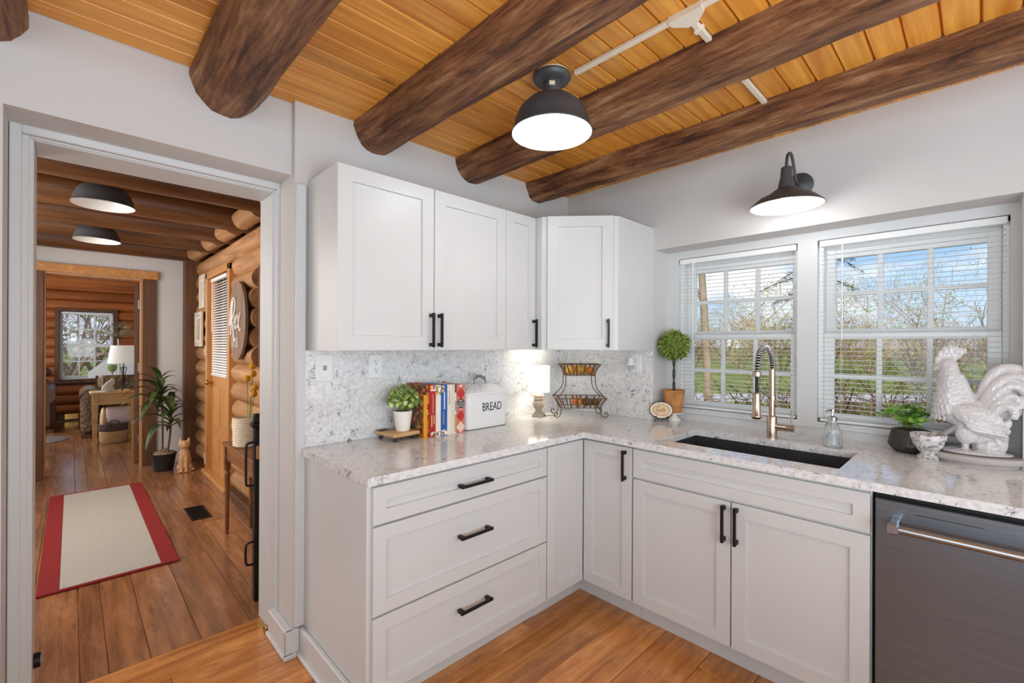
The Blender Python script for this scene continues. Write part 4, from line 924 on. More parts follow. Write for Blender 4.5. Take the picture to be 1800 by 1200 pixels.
M['cream_p'] = paint('cream_plastic', (226, 214, 194), .45)
MB().box(-.011, .011, -2.4, .449, -.017, -.0005, .003).build('channel', M['cream_p'], cn_)
MB().box(.0, .82, -.011, .011, -.017, -.0005, .003).build('branch_channel', M['cream_p'], cn_)
MB().prism([(-.013, -.055), (.013, -.055), (.052, -.016), (.052, .016), (.013, .055), (-.013, .055)], -.021, -.0005).build('tee_fitting', M['cream_p'], cn_)
MB().box(.09, .11, -.016, .016, -.022, -.0005, .003).build('clip', M['cream_p'], cn_)
sc_ = thing('wall_sconce', 'lit gooseneck barn sconce with a dark flared shade above the windows', 'wall light', (-.0005, -1.482, 2.175))
MB().lathe([(0, 0), (.060, 0), (.060, .010), (.052, .016), (.044, .017), (.034, .024), (.018, .028), (.012, .036), (0, .036)], 36, (0, 0, 0), Matrix.Rotation(-PI/2, 3, 'Y')).build('wall_plate', M['bronze'], sc_, 35)
MB().tube(smooth_path([(-.03, 0, 0), (-.075, 0, .014), (-.11, 0, .072), (-.15, 0, .112), (-.20, 0, .098), (-.222, 0, .055), (-.225, 0, .02)], 6), .0068, 12).build('gooseneck', M['bronze'], sc_, 60)
MB().lathe([(0, .030), (.021, .030), (.023, .024), (.024, -.010), (.032, -.045), (.036, -.066), (.062, -.084), (.080, -.100), (.112, -.112), (.150, -.146), (.153, -.152), (.149, -.150)], 48, (-.225, 0, 0), cap=False).build('shade', M['bronze'], sc_, 35)
MB().lathe([(0, -.062), (.034, -.066), (.060, -.087), (.079, -.103), (.110, -.115), (.1485, -.1495), (.1505, -.1525)], 48, (-.225, 0, 0), cap=False).build('shade_lining', M['grey'], sc_, 50)
MB().ball((-.225, 0, -.140), .036, 20, 12).build('bulb', M['bulb_hot'], sc_, 60)
light('sconce_bulb', 'POINT', (-.2255, -1.482, 2.175-.22), 2.4, (.95, .97, 1), .05)
# ================================================================== HALL
HZ = 2.50
hf = struct(MB().box(-4.6, -.9, .41, 9.1, -.05, -.016).build('floor', M['floor_h']))
xbs = [-4.6, -4.3, -4.05, -3.82, -3.6, -3.38, -3.16, -2.95, -2.75, -2.577, -2.488, -2.35, -2.165, -1.957, -1.87, -1.66, -1.42, -1.2, -.9]
for a, b in zip(xbs[:-1], xbs[1:]):
    cuts = [.41, .41+R.uniform(.9, 2.0)]
    while cuts[-1] < 8.0: cuts.append(cuts[-1]+R.uniform(1.2, 2.4))
    cuts = [c for c in cuts if c < 8.4]+[9.1]
    for c0, c1 in zip(cuts[:-1], cuts[1:]):
        MB().box((a-b)/2+.0009, (b-a)/2-.0009, (c0-c1)/2+.0008, (c1-c0)/2-.0008, -.018, 0, .003).build('plank', M['floor_h'], hf, None, ((a+b)/2, (c0+c1)/2, 0))
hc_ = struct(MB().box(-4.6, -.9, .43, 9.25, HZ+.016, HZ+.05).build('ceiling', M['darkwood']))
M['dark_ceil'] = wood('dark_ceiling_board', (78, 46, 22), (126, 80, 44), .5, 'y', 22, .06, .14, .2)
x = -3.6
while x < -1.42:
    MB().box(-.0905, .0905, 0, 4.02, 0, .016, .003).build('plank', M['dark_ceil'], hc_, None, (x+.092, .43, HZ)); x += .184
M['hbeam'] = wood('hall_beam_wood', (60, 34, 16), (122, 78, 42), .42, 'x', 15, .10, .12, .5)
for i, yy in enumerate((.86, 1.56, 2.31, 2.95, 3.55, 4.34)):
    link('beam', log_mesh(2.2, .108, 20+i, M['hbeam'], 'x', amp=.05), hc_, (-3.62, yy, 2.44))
for i, yy in enumerate((5.5, 6.3, 7.1, 7.9, 8.6)):
    link('beam', log_mesh(3.7, .10, 40+i, M['siding'], 'x', amp=.04), hc_, (-4.6, yy, 2.41))
struct(MB().box(-3.75, -3.6, .43, 4.45, 0, 2.52).build('wall_hall_left', M['wall']))
w = MB().box(-3.6, -2.81, 4.45, 4.6, 0, 2.52).box(-2.03, -1.3, 4.45, 4.6, 0, 2.52).box(-2.81, -2.03, 4.45, 4.6, 2.09, 2.52)
struct(w.build('wall_hall_far', M['wall']))
# ---- log wall with the porch door
lw = root_struct('wall_log')
b = MB(); bx0, bx1 = -1.405, -1.30
b.box(bx0, bx1, .43, 2.86, 0, 2.52).box(bx0, bx1, 3.52, 4.6, 0, 2.52).box(bx0, bx1, 2.86, 3.52, 0, 1.05).box(bx0, bx1, 2.86, 3.52, 2.045, 2.52)
b.build('backing', M['darkwood'], lw)
for i in range(14):
    zc = 2.245-.163*i
    if i == 0: sp = [(.43, 4.30)]
    elif i == 1: sp = [(.43, 2.675), (3.685, 4.30)]
    elif i < 7: sp = [(2.02+.05*(i % 2), 2.675), (3.685, 4.30)]
    else: sp = [(.43, 2.675-(.03 if i % 3 == 0 else 0)), (3.685, 4.30)]
    for k, (a, c) in enumerate(sp): link('log', log_mesh(c-a, .094, 60+3*i+k, M['log'], 'y', amp=.05), lw, (-1.462, a, zc))
for a, c in ((.99, 1.44), (1.69, 2.19), (2.44, 2.83), (3.07, 3.43), (3.67, 4.22)):   # short infill logs between the beam ends
    link('infill_log', log_mesh(c-a, .078, 120+int(a*10), M['log'], 'y', amp=.12), lw, (-1.58, a, 2.405))
struct(MB().box(-1.60, -1.405, .43, 2.66, 0, .075, .006).build('baseboard_log', M['darkwood']))
MB().box(-1.53, -1.49, 1.80, 1.93, 1.19, 2.0, .004).build('window_casing', M['darkwood'], lw)
struct(MB().box(-1.665, -1.42, 4.30, 4.449, 0, 2.42, .006).build('trim_corner_post', M['darkwood']))
d3 = root_struct('door_3')
M['oak_x'] = wood('honey_oak_flat', (172, 112, 54), (212, 154, 90), .4, 'y', 22, .06, .06, .1)
MB().box(-1.575, -1.405, 2.677, 2.74, 0, 2.12, .004).box(-1.575, -1.405, 3.62, 3.683, 0, 2.12, .004).build('door_casing', M['oak'], d3)
MB().box(-1.575, -1.405, 2.677, 3.683, 2.06, 2.132, .004).build('head_casing', M['oak_x'], d3)
s = MB().box(-1.525, -1.482, 2.745, 2.87, .045, 2.055).box(-1.525, -1.482, 3.51, 3.615, .045, 2.055).box(-1.525, -1.482, 2.87, 3.51, .045, 1.06).box(-1.525, -1.482, 2.87, 3.51, 2.03, 2.055)
s.build('leaf', M['oak'], d3)
for y0, y1, z0, z1 in ((2.89, 3.14, .18, .42), (3.24, 3.49, .18, .42), (2.89, 3.14, .52, .92), (3.24, 3.49, .52, .92)): MB().box(-1.533, -1.524, y0, y1, z0, z1, .006).build('raised_panel', M['oak'], d3)
MB().box(-1.506, -1.500, 2.87, 3.51, 1.06, 2.03).build('pane', M['pane'], d3)
MB().box(-1.61, -1.405, 2.677, 3.683, .0, .043, .006).build('sill', M['oak_x'], d3)
M['brass'] = paint('brass', (190, 150, 84), .25, 1.0, var=.1)
k_ = MB().tube([(-1.525, 3.565, .965), (-1.56, 3.565, .965)], .011, 12).ball((-1.578, 3.565, .965), (.022, .027, .027), 16, 10); k_.build('knob', M['brass'], d3, 50)
make_blind(2.86, 3.52, 'white mini blind covering the glass of the oak door in the hall', 3.44, ZB=1.04, ZT=2.05, pitch=.026, x=-1.545, tilt=math.radians(-48))
# ---- hanging things on the logs
M['signwood'] = wood('barnwood', (98, 74, 58), (150, 122, 102), .7, 'z', 18, .08, .05, .3)
sg = thing('oval_sign', 'oval brown wooden sign with raised white script lettering on the log wall', 'sign', (-1.572, 2.31, 1.575), -PI/2)
MB().prism(ell(.27, .335, 56), .0, .022, Matrix.Rotation(PI/2, 4, 'X')).build('board', M['signwood'], sg, 40)
tx = MB()
def stroke2(pts, r): tx.tube([(p.x, -.029, p.y) for p in smooth_path([(a, b_, 0) for a, b_ in pts], 5)], r, 6)
stroke2([(-.20, -.04), (-.17, .06), (-.13, .15), (-.06, .195), (-.02, .16), (-.03, .09), (-.09, .02), (-.135, .0)], .009)
stroke2([(-.10, .175), (-.12, .08), (-.15, -.06), (-.165, -.12)], .009)
stroke2([(-.125, .0), (-.09, -.04), (-.05, -.15), (-.01, -.175), (.02, -.15)], .009)
stroke2([(-.05, -.02), (-.015, .02), (.012, .035), (.018, .01), (-.012, -.03), (-.016, -.06), (.02, -.07), (.05, -.045)], .008)
stroke2([(.05, .05), (.08, .02), (.11, -.06), (.14, -.09), (.17, -.08)], .008)
stroke2([(.15, .06), (.11, .0), (.075, -.07)], .008)
tx.build('lettering', M['potw'], sg, 60)
for xx in (-.09, .02): MB().box(xx-.045, xx+.045, -.028, -.0225, -.235, -.145, .002).build('small_plate', M['greywood'], sg)
M['framew'] = paint('antique_white_frame', (214, 200, 178), .5, var=.12, scale=30)
M['artp'] = paint('faded_print', (190, 176, 150), .7, var=.25, scale=14)
def pic(label, y, z, wd, ht):
    o = thing('picture_frame', label, 'picture', (-1.562, y, z), -PI/2); f = .045
    MB().box(-wd/2, -wd/2+f, -.026, 0, -ht/2, ht/2, .005).box(wd/2-f, wd/2, -.026, 0, -ht/2, ht/2, .005).box(-wd/2+f, wd/2-f, -.026, 0, ht/2-f, ht/2, .005).box(-wd/2+f, wd/2-f, -.026, 0, -ht/2, -ht/2+f, .005).build('frame', M['framew'], o)
    MB().box(-wd/2+f, wd/2-f, -.010, -.002, -ht/2+f, ht/2-f).build('mat', M['white'], o)
    MB().box(-wd/2+f+.03, wd/2-f-.03, -.012, -.0102, -ht/2+f+.03, ht/2-f-.03).build('print', M['artp'], o)
pic('upper of two cream picture frames on the logs left of the oak door', 3.845, 1.945, .25, .37)
pic('lower, wider cream picture frame on the logs left of the oak door', 4.03, 1.535, .36, .39)
o = thing('outlet_plate', 'small cream switch plate on a log beside the oak door', 'switch', (-1.558, 3.75, 1.30), -PI/2); MB().box(-.035, .035, -.006, 0, -.058, .058, .003).build('plate', M['framew'], o); MB().box(-.005, .005, -.016, -.006, -.01, .01, .002).build('toggle', M['white'], o)
o = thing('outlet_plate', 'white outlet cover low on the logs behind the wooden cat', 'outlet', (-1.562, 3.715, .13), -PI/2); MB().box(-.04, .04, -.006, 0, -.06, .06, .003).build('plate', M['white'], o)
# ---- hall lamps
M['bulb_off'] = glass_mat('clear_bulb')
dome_light('unlit dark dome ceiling light in the hall, nearer the kitchen', (-2.46, 1.83, HZ), M['bulb_off'])
dome_light('unlit dark dome ceiling light in the hall, farther from the kitchen', (-2.45, 3.22, HZ), M['bulb_off'])
# ---- rug, vent, gate, console
M['rugb'] = paint('beige_rug', (194, 190, 180), .95, var=.10, scale=160, bmp=.6, bscale=300)
M['rugr'] = paint('red_rug_border', (150, 36, 36), .95, var=.15, scale=120, bmp=.6, bscale=300)
rg = thing('runner_rug', 'beige hall runner with a red border on the plank floor', 'rug', (-2.424, 2.52, 0))
MB().box(-.226, .226, -1.085, 1.085, .0005, .011, .003).build('field', M['rugb'], rg)
for sx in (-1, 1): MB().box(sx*.226, sx*.316, -1.11, 1.11, .0005, .012, .003).build('side_border', M['rugr'], rg)
for sy in (-1, 1): MB().box(-.226, .226, sy*1.085, sy*1.11, .0005, .012, .003).build('end_binding', M['rugr'], rg)
vt = thing('floor_vent', 'black metal floor register beside the runner rug', 'vent', (-1.865, 2.315, 0))
v_ = MB().box(-.066, .066, -.175, .175, .0003, .002); v_.build('pan', M['b_ink'], vt)
v_ = MB().box(-.068, -.056, -.178, .178, .0005, .006, .001).box(.056, .068, -.178, .178, .0005, .006, .001).box(-.056, .056, -.178, -.164, .0005, .006, .001).box(-.056, .056, .164, .178, .0005, .006, .001)
v_.build('rim', M['black'], vt)
gm = MB().box(-.056, .056, -.003, .003, 0, .003).mesh('bar', M['black'])
for i in range(13): link('bar', gm, vt, (0, -.15+.025*i, .0022), (0, 0, .35))
gt = thing('pet_gate', 'black metal gate folded open behind the doorway jamb', 'gate', (-1.885, .60, 0))
MB().box(-.017, .017, -.022, .022, .0, .925, .004).build('end_post', M['black'], gt)
MB().box(.017, .235, -.012, .012, .03, .055, .003).box(.017, .235, -.012, .012, .88, .905, .003).build('rails', M['black'], gt)
for i in range(4): MB().tube([(.06+.05*i, 0, .05), (.06+.05*i, 0, .885)], .007, 8).build('bar', M['black'], gt, 50)
for z0, z1 in ((.62, .85), (.20, .32)): MB().tube(smooth_path([(-.015, -.012, z0), (-.048, -.012, z0+.004), (-.056, -.012, z0+.03), (-.056, -.012, z1-.03), (-.048, -.012, z1-.004), (-.015, -.012, z1)], 4), .0062, 8).build('loop_handle', M['black'], gt, 60)
MB().box(-.012, .010, -.030, -.0215, .76, .83, .003).build('latch', M['oak'], gt)
MB().box(-.03, .02, -.03, .03, .926, .955, .006).box(-.02, .03, -.03, .02, .955, 1.0, .006).build('top_clamp', M['black'], gt)
fbk = thing('floor_bolt', 'brass floor catch at the foot of the doorway jamb', 'door catch', (-1.935, .30, 0))
MB().box(-.012, .012, -.05, .06, 0, .006, .002).build('plate', M['brass'], fbk); MB().lathe([(0, 0), (.012, 0), (.012, .018), (.007, .026), (0, .027)], 14, (0, -.04, .006)).build('stud', M['brass'], fbk, 40)
gb = thing('gate_bracket', 'black gate cup on the left doorway jamb near the floor', 'bracket', (-2.704, .34, .19)); MB().tube([(.0, 0, 0), (.018, 0, 0)], .026, 16).build('cup', M['black'], gb, 40); MB().tube([(.018, 0, 0), (.024, 0, 0)], .018, 16).build('pad', M['grey'], gb, 40)
ctb = thing('console_table', 'narrow wooden console table with turned legs along the log wall', 'table', (-1.715, 1.32, 0))
M['walnut'] = wood('console_wood', (104, 62, 32), (158, 104, 62), .4, 'y', 20, .08, .06, .15)
MB().box(-.105, .105, -.40, .40, .642, .665, .004).build('top', M['walnut'], ctb)
MB().box(-.085, .085, -.37, .37, .54, .642, .003).build('apron', M['walnut'], ctb)
for sx in (-1, 1):
    for sy in (-1, 1): MB().box(sx*.078-.019, sx*.078+.019, sy*.365-.019, sy*.365+.019, .50, .6415).lathe([(.010, 0), (.013, .02), (.015, .25), (.018, .42), (.022, .44), (.014, .455), (.022, .47), (.019, .502)], 14, (sx*.078, sy*.365, 0)).build('leg', M['walnut'], ctb, 40)
M['rope'] = paint('cotton_rope', (226, 212, 190), .9, var=.08, scale=90, bmp=.3, bscale=200)
rb = thing('rope_basket', 'cream coiled rope basket on the console table', 'basket', (-1.712, 1.45, .6655))
pr = [(0, 0), (.088, 0)]
for i in range(17): pr += [(.094+.004*i/17, .006+.0115*i), (.0995+.004*i/17, .0118+.0115*i)]
pr += [(.095, .2), (.088, .19), (.086, .012), (0, .012)]
MB().lathe(pr, 40).build('basket', M['rope'], rb, 60)
M['yellow'] = paint('yellow_flower', (226, 160, 30), .8, var=.2, scale=300, bmp=.6, bscale=400)
for i, (dx, dy, z) in enumerate(((-.02, -.16, .545), (.0, -.09, .49), (-.035, -.10, .46), (-.01, -.17, .40), (-.005, -.13, .355))):
    fl_ = thing('flower_stem', ['yellow billy button flower, topmost above the rope basket', 'yellow billy button flower, second from the top above the rope basket', 'yellow billy button flower, leftmost above the rope basket', 'yellow billy button flower, nearest the jamb above the rope basket', 'yellow billy button flower, lowest above the rope basket'][i], 'flower', (-1.712+dx*.2, 1.45+dy*.1, .68), group='yellow flowers in the rope basket')
    MB().tube(smooth_path([(0, 0, 0), (dx*.3, dy*.3, z*.5), (dx*.9, dy*.95, z-.02)], 4), .002, 6).build('stem', M['leaf_mid'], fl_, 60)
    MB().ball((dx*.9, dy*.95, z), .0225, 16, 12).build('head', M['yellow'], fl_, 60)
# ---- dracaena, cat
M['blackpot'] = paint('black_woven', (34, 33, 33), .6, var=.3, scale=60, bmp=.7, bscale=60)
M['moss'] = paint('dried_moss', (170, 148, 118), .95, var=.35, scale=60, bmp=.8)
M['leaf_dk'] = paint('dracaena_leaf', (66, 82, 44), .35, var=.4, scale=12)
M['cane'] = paint('cane_bark', (96, 78, 54), .8, var=.3, scale=40)
dr = thing('dracaena', 'tall corn plant in a black woven pot in the hall corner', 'plant', (-1.885, 4.05, 0))
MB().lathe([(0, 0), (.082, 0), (.086, .01), (.112, .17), (.118, .178), (.118, .19), (.108, .19), (.104, .17), (0, .165)], 32).build('pot', M['blackpot'], dr, 40)
ms = MB()
for i in range(140):
    a = R.uniform(0, 2*PI); q = R.uniform(0, .1); p = Vector((q*math.cos(a), q*math.sin(a), .168+.05*(1-q/.1))); d = Vector((R.uniform(-1, 1), R.uniform(-1, 1), R.uniform(0, .8)))*.035
    ms.tube([p, p+d*.5+Vector((0, 0, .012)), p+d], .0022, 4)
ms.ball((0, 0, .165), (.1, .1, .035), 16, 8); f_ = ms.build('moss', M['moss'], dr, 60); f_['kind'] = 'stuff'
def strap(ln, wd, droop, mat):
    m = MB(); n = 9; vs = []; fs = []
    for i in range(n+1):
        t_ = i/n; ww = wd*(math.sin(PI*min(1, .12+t_*.88))**.7)*(1 if t_ < .98 else .15); a = droop*t_*t_; y = ln*(t_-.18*a*t_); z = ln*(.12*math.sin(t_*2.4)-.5*a*t_)
        vs += [(-ww/2, y, z+ww*.22), (0, y, z), (ww/2, y, z+ww*.22), (0, y, z-.0012)]
    for i in range(n):
        b_ = 4*i; fs += [(b_, b_+1, b_+5, b_+4), (b_+1, b_+2, b_+6, b_+5), (b_+2, b_+3, b_+7, b_+6), (b_+3, b_, b_+4, b_+7)]
    m.add(vs, fs); return m.mesh('leaf', mat, 70)
sl = [strap(.42, .078, .9, M['leaf_dk']), strap(.38, .072, 1.3, M['leaf_dk']), strap(.31, .064, .6, M['leaf_dk'])]
for (sx, sy, tx_, ty_, h, nl_) in ((-.01, .0, -.03, .02, .92, 24), (.03, -.02, .06, -.02, .68, 19)):
    MB().tube(smooth_path([(sx, sy, .17), ((sx+tx_)/2+.01, (sy+ty_)/2, h*.6), (tx_, ty_, h)], 5), .0095, 10).build('cane', M['cane'], dr, 50)
    for i in range(nl_):
        a = i*2.4; f = i/nl_; z = h-.24+.27*f; o = link('leaf', sl[i % 2 if f < .75 else 2], dr, (tx_+(sx-tx_)*.25*(1-f), ty_, z), (math.radians(8+50*f), 0, a)); s_ = R.uniform(.8, 1.08)
        if math.sin(a+PI/2) > .45: s_ *= .72
        if math.cos(a+PI/2) > .45: s_ *= .68
        o.scale = (s_,)*3
M['carved'] = wood('carved_wood', (176, 130, 86), (222, 180, 134), .5, 'z', 30, .2, .05, .2)
ca = thing('cat_figurine', 'carved pale wooden cat sitting beside the corn plant', 'figurine', (-1.725, 3.86, 0), math.radians(-105))
b = MB(); b.ball((0, .0, .11), (.058, .06, .115), 20, 14); b.ball((.012, 0, .19), (.044, .05, .06), 18, 12); b.ball((.022, 0, .290), (.050, .054, .046), 18, 12); b.ball((.060, 0, .276), (.018, .026, .018), 12, 8); b.tube([(.015, 0, .20), (.018, 0, .27)], .036, 14)
for s_ in (-1, 1):
    b.tube([(.014, s_*.034, .318), (.012, s_*.040, .368)], lambda t_: .019*(1-t_)+.002, 10); b.tube([(.044, s_*.022, .17), (.052, s_*.022, .02)], .017, 12); b.ball((.062, s_*.023, .014), (.028, .018, .013), 12, 8); b.ball((-.002, s_*.048, .045), (.046, .026, .045), 14, 10)
b.tube(smooth_path([(-.05, 0, .02), (-.05, .05, .018), (-.01, .078, .018), (.03, .075, .018)], 5), .014, 10); b.box(-.06, .07, -.06, .06, 0.0005, .008)
remeshed('body', b, M['carved'], ca, .005, 2)
for s_ in (-1, 1): MB().ball((.068, s_*.020, .298), .005, 8, 6).build('eye', M['brown'], ca, 60)
MB().ball((.079, 0, .283), (.004, .007, .004), 8, 6).build('nose', M['brown'], ca, 60)
# ================================================================== FAR DOORWAY AND LIVING ROOM
tf = root_struct('trim_far_door')
MB().box(-2.034, -1.913, 4.415, 4.449, 0, 2.094, .004).build('post', M['darkwood'], tf); MB().box(-2.93, -2.806, 4.415, 4.449, 0, 2.094, .004).build('post', M['darkwood'], tf)
MB().box(-2.95, -1.895, 4.41, 4.449, 2.095, 2.186, .004).build('header', M['oak_x'], tf)
MB().box(-2.048, -2.031, 4.44, 4.6, 0, 2.075).box(-2.809, -2.795, 4.44, 4.6, 0, 2.075).build('jamb', M['oak'], tf)
MB().box(-2.809, -2.031, 4.44, 4.6, 2.075, 2.089).build('head_jamb', M['oak_x'], tf)
d4 = root_struct('door_4')
MB().box(-.04, 0, 0, .74, .015, 2.06, .003).build('leaf', M['darkwood'], d4, None, (-2.052, 4.62, 0), (0, 0, math.radians(-5.2)))
for zz_ in (1.82, 1.1, .28): MB().box(-2.0505, -2.0485, 4.56, 4.64, zz_-.05, zz_+.05).tube([(-2.055, 4.612, zz_-.05), (-2.055, 4.612, zz_+.05)], .007, 8).build('hinge', M['galv'], d4, 50)
struct(MB().box(-4.75, -4.6, 4.6, 9.25, 0, 2.52).build('wall_living_left', M['wall'])); struct(MB().box(-.9, -.75, 4.6, 9.25, 0, 2.52).build('wall_living_right', M['wall']))
w = MB().box(-4.75, -2.755, 9.16, 9.3, 0, 2.52).box(-2.05, -.75, 9.16, 9.3, 0, 2.52).box(-2.755, -2.05, 9.16, 9.3, 0, .72).box(-2.755, -2.05, 9.16, 9.3, 1.93, 2.52)
wf = struct(w.build('wall_living_far', M['darkwood']))
z = .12; i = 0
while z < 2.48:
    segs = [(-4.6, -.9)] if (z+.17 < .71 or z > 1.93) else [(-4.6, -2.757), (-2.048, -.9)]
    for a, c in segs:
        rings = [[(xx, 9.16-dy, z+dz) for dy, dz in ((0, .002), (.03, .006), (.05, .04), (.056, .085), (.05, .128), (.03, .162), (0, .166))] for xx in (a, c)]
        MB().loft(rings).build('siding_log', M['siding'], wf, 60)
    z += .168; i += 1
MB().box(-4.6, -.9, 9.10, 9.159, 0, .118, .005).build('skirting', M['darkwood'], wf)
wr = make_window('window_3', -.352, .352, -.31, .31, [(1.36, 1.88, .045), (.79, 1.30, .008)], 0.0, .72, 1.93); wr.location = (-2.4025, 9.17, 0); wr.rotation_euler = (0, 0, PI/2)
tw = root_struct('trim_living_window')
MB().box(-2.82, -2.757, 9.085, 9.16, .66, 1.99, .004).box(-2.048, -1.985, 9.085, 9.16, .66, 1.99, .004).box(-2.757, -2.048, 9.085, 9.16, 1.93, 1.99, .004).box(-2.757, -2.048, 9.085, 9.16, .66, .72, .004).build('casing', M['darkwood'], tw)
bl = make_blind(-.352, .352, 'white mini blind in the far living room window', .24, ZB=.725, ZT=1.925, pitch=.030, x=0)
bl = [o for o in bpy.data.objects if o.get('label') == 'white mini blind in the far living room window'][0]; bl.location = (-2.4025, 9.135, .725); bl.rotation_euler = (0, 0, PI/2)
o = thing('outlet_plate', 'brass outlet plate low on the far living room wall', 'outlet', (-2.60, 9.0995, .075)); MB().box(-.09, .09, -.006, 0, -.05, .05, .003).build('plate', M['brass'], o)
# side table, lamp and things on it
sd = thing('side_table', 'pine side table with straight legs in the living room', 'table', (-2.18, 6.32, 0))
M['pine'] = wood('pale_pine', (190, 138, 72), (226, 180, 110), .4, 'x', 20, .08, .05, .1)
MB().box(-.25, .25, -.23, .23, .685, .71, .004).build('top', M['pine'], sd); MB().box(-.205, .205, -.20, .20, .54, .685, .003).build('apron', M['pine'], sd)
for sx in (-1, 1):
    for sy in (-1, 1): MB().loft([[(sx*.195+q*ax, sy*.195+q*ay, z_) for ax, ay in ((-1, -1), (1, -1), (1, 1), (-1, 1))] for q, z_ in ((.016, 0), (.026, .5), (.026, .684))]).build('leg', M['pine'], sd)
M['linen'] = paint('linen_shade', (232, 226, 218), .8, var=.04, emit=((240, 232, 220), .25))
lp = thing('living_room_lamp', 'scrolled iron table lamp with a white tapered shade in the living room', 'lamp', (-2.08, 6.28, .7105))
MB().lathe([(.17, .385), (.172, .385), (.138, .632), (.136, .632), (.17, .385)], 36, cap=False).build('shade', M['linen'], lp, 50)
MB().tube([(0, 0, .03), (0, 0, .46)], .006, 8).build('stem', M['black'], lp, 60); MB().ball((0, 0, .48), .028, 12, 8).build('bulb', M['potw'], lp, 60)
for k in range(3):
    a = k*2*PI/3+.3; c_, s_ = math.cos(a), math.sin(a)
    MB().tube([(x_*c_, x_*s_, z_) for x_, z_ in [(p.x, p.y) for p in smooth_path([(.0, .30, 0), (.02, .33, 0), (.035, .31, 0), (.02, .25, 0), (.01, .15, 0), (.03, .06, 0), (.075, .02, 0), (.095, .0055, 0), (.105, .02, 0), (.095, .035, 0), (.08, .03, 0)], 4)]], .005, 6).build('scroll', M['black'], lp, 60)
mg = thing('magazine', 'white magazine lying on the corner of the side table', 'magazine', (-2.33, 6.17, .7105), .2); MB().box(-.09, .09, -.06, .06, 0, .006, .001).build('cover', M['white'], mg)
fg = thing('bird_figurine', 'carved pale swimming bird figurine on the side table', 'figurine', (-2.235, 6.20, .7105), .25)
b = MB(); b.tube(smooth_path([(-.075, 0, .02), (-.03, 0, .06), (.02, 0, .12), (.055, 0, .175)], 5), lambda t_: .012+.034*math.sin(PI*t_)**.8, 12, flat=.6); b.ball((.0, 0, .022), (.075, .032, .02), 14, 8); b.tube([(.02, 0, .02), (.03, 0, .08)], .016, 8)
remeshed('body', b, M['framew'], fg, .007, 2)
gc = thing('green_candle_dish', 'pale green glass dish on a slim stem behind the side table lamp', 'dish', (-2.19, 6.42, .7105))
M['greeng'] = paint('green_glass', (150, 186, 110), .15, var=.1, trans=.3)
MB().lathe([(0, 0), (.035, 0), (.035, .006), (.006, .012), (.006, .25), (.02, .262), (.05, .29), (.052, .36), (.048, .36), (.046, .295), (0, .27)], 24).build('dish', M['greeng'], gc, 50)
bk_ = thing('wicker_basket', 'two-tone wicker basket with a dark rim under the side table', 'basket', (-2.18, 6.30, 0))
M['wick'] = paint('natural_wicker', (192, 150, 102), .8, var=.3, scale=60, bmp=.8, bscale=50); M['wickd'] = paint('dark_wicker', (84, 68, 56), .8, var=.3, scale=60, bmp=.8, bscale=50)
MB().lathe([(0, .002), (.135, .002), (.148, .02), (.155, .165)], 32).build('body', M['wick'], bk_, 50); MB().lathe([(.155, .165), (.159, .17), (.160, .262), (.150, .264), (.148, .17)], 32).build('rim', M['wickd'], bk_, 50)
for sy in (-1, 1): MB().tube(smooth_path([(-.05, sy*.156, .24), (-.045, sy*.16, .295), (0, sy*.162, .32), (.045, sy*.16, .295), (.05, sy*.156, .24)], 5), .008, 8).build('handle', M['wickd'], bk_, 60)
def stripes(name, c1, c2, sc, ax='Z'):
    m, t, b = base_mat(name); tc_ = N(t, 'ShaderNodeTexCoord'); s_ = N(t, 'ShaderNodeSeparateXYZ'); L(t, tc_.outputs['Object'], s_.inputs[0]); mu = N(t, 'ShaderNodeMath', operation='MULTIPLY'); mu.inputs[1].default_value = sc; L(t, s_.outputs[ax], mu.inputs[0]); fr = N(t, 'ShaderNodeMath', operation='FRACT'); L(t, mu.outputs[0], fr.inputs[0])
    r = ramp(t, [(0, lin(c1)), (.62, lin(c2))], 'CONSTANT'); L(t, fr.outputs[0], r.inputs[0]); L(t, r.outputs[0], b.inputs['Base Color']); b.inputs['Roughness'].default_value = .9; return m
pw = thing('striped_pillow', 'pink and white striped pillow in the wicker basket', 'pillow', (-2.13, 6.30, .27)); 
b = MB(); nn2 = 14; rings = []
for i in range(nn2+1):
    t_ = -1+2*i/nn2; k = (1-abs(t_)**3.2)**.5+.02; rings.append([(.15*t_, .075*k*math.copysign(abs(math.cos(a))**.8, math.cos(a)), .10+.125*(k**.35)*math.copysign(abs(math.sin(a))**.7, math.sin(a))) for a in [2*PI*q/20 for q in range(20)]])
b.loft(rings).build('cushion', stripes('pink_stripes', (206, 176, 166), (236, 226, 220), 38), pw, 60)
pw = thing('tan_pillow', 'tan blanket roll in the wicker basket beside the striped pillow', 'blanket', (-2.285, 6.33, .1)); MB().ball((0, 0, .2), (.04, .085, .19), 18, 12).build('roll', M['plaque_c'], pw, 60)
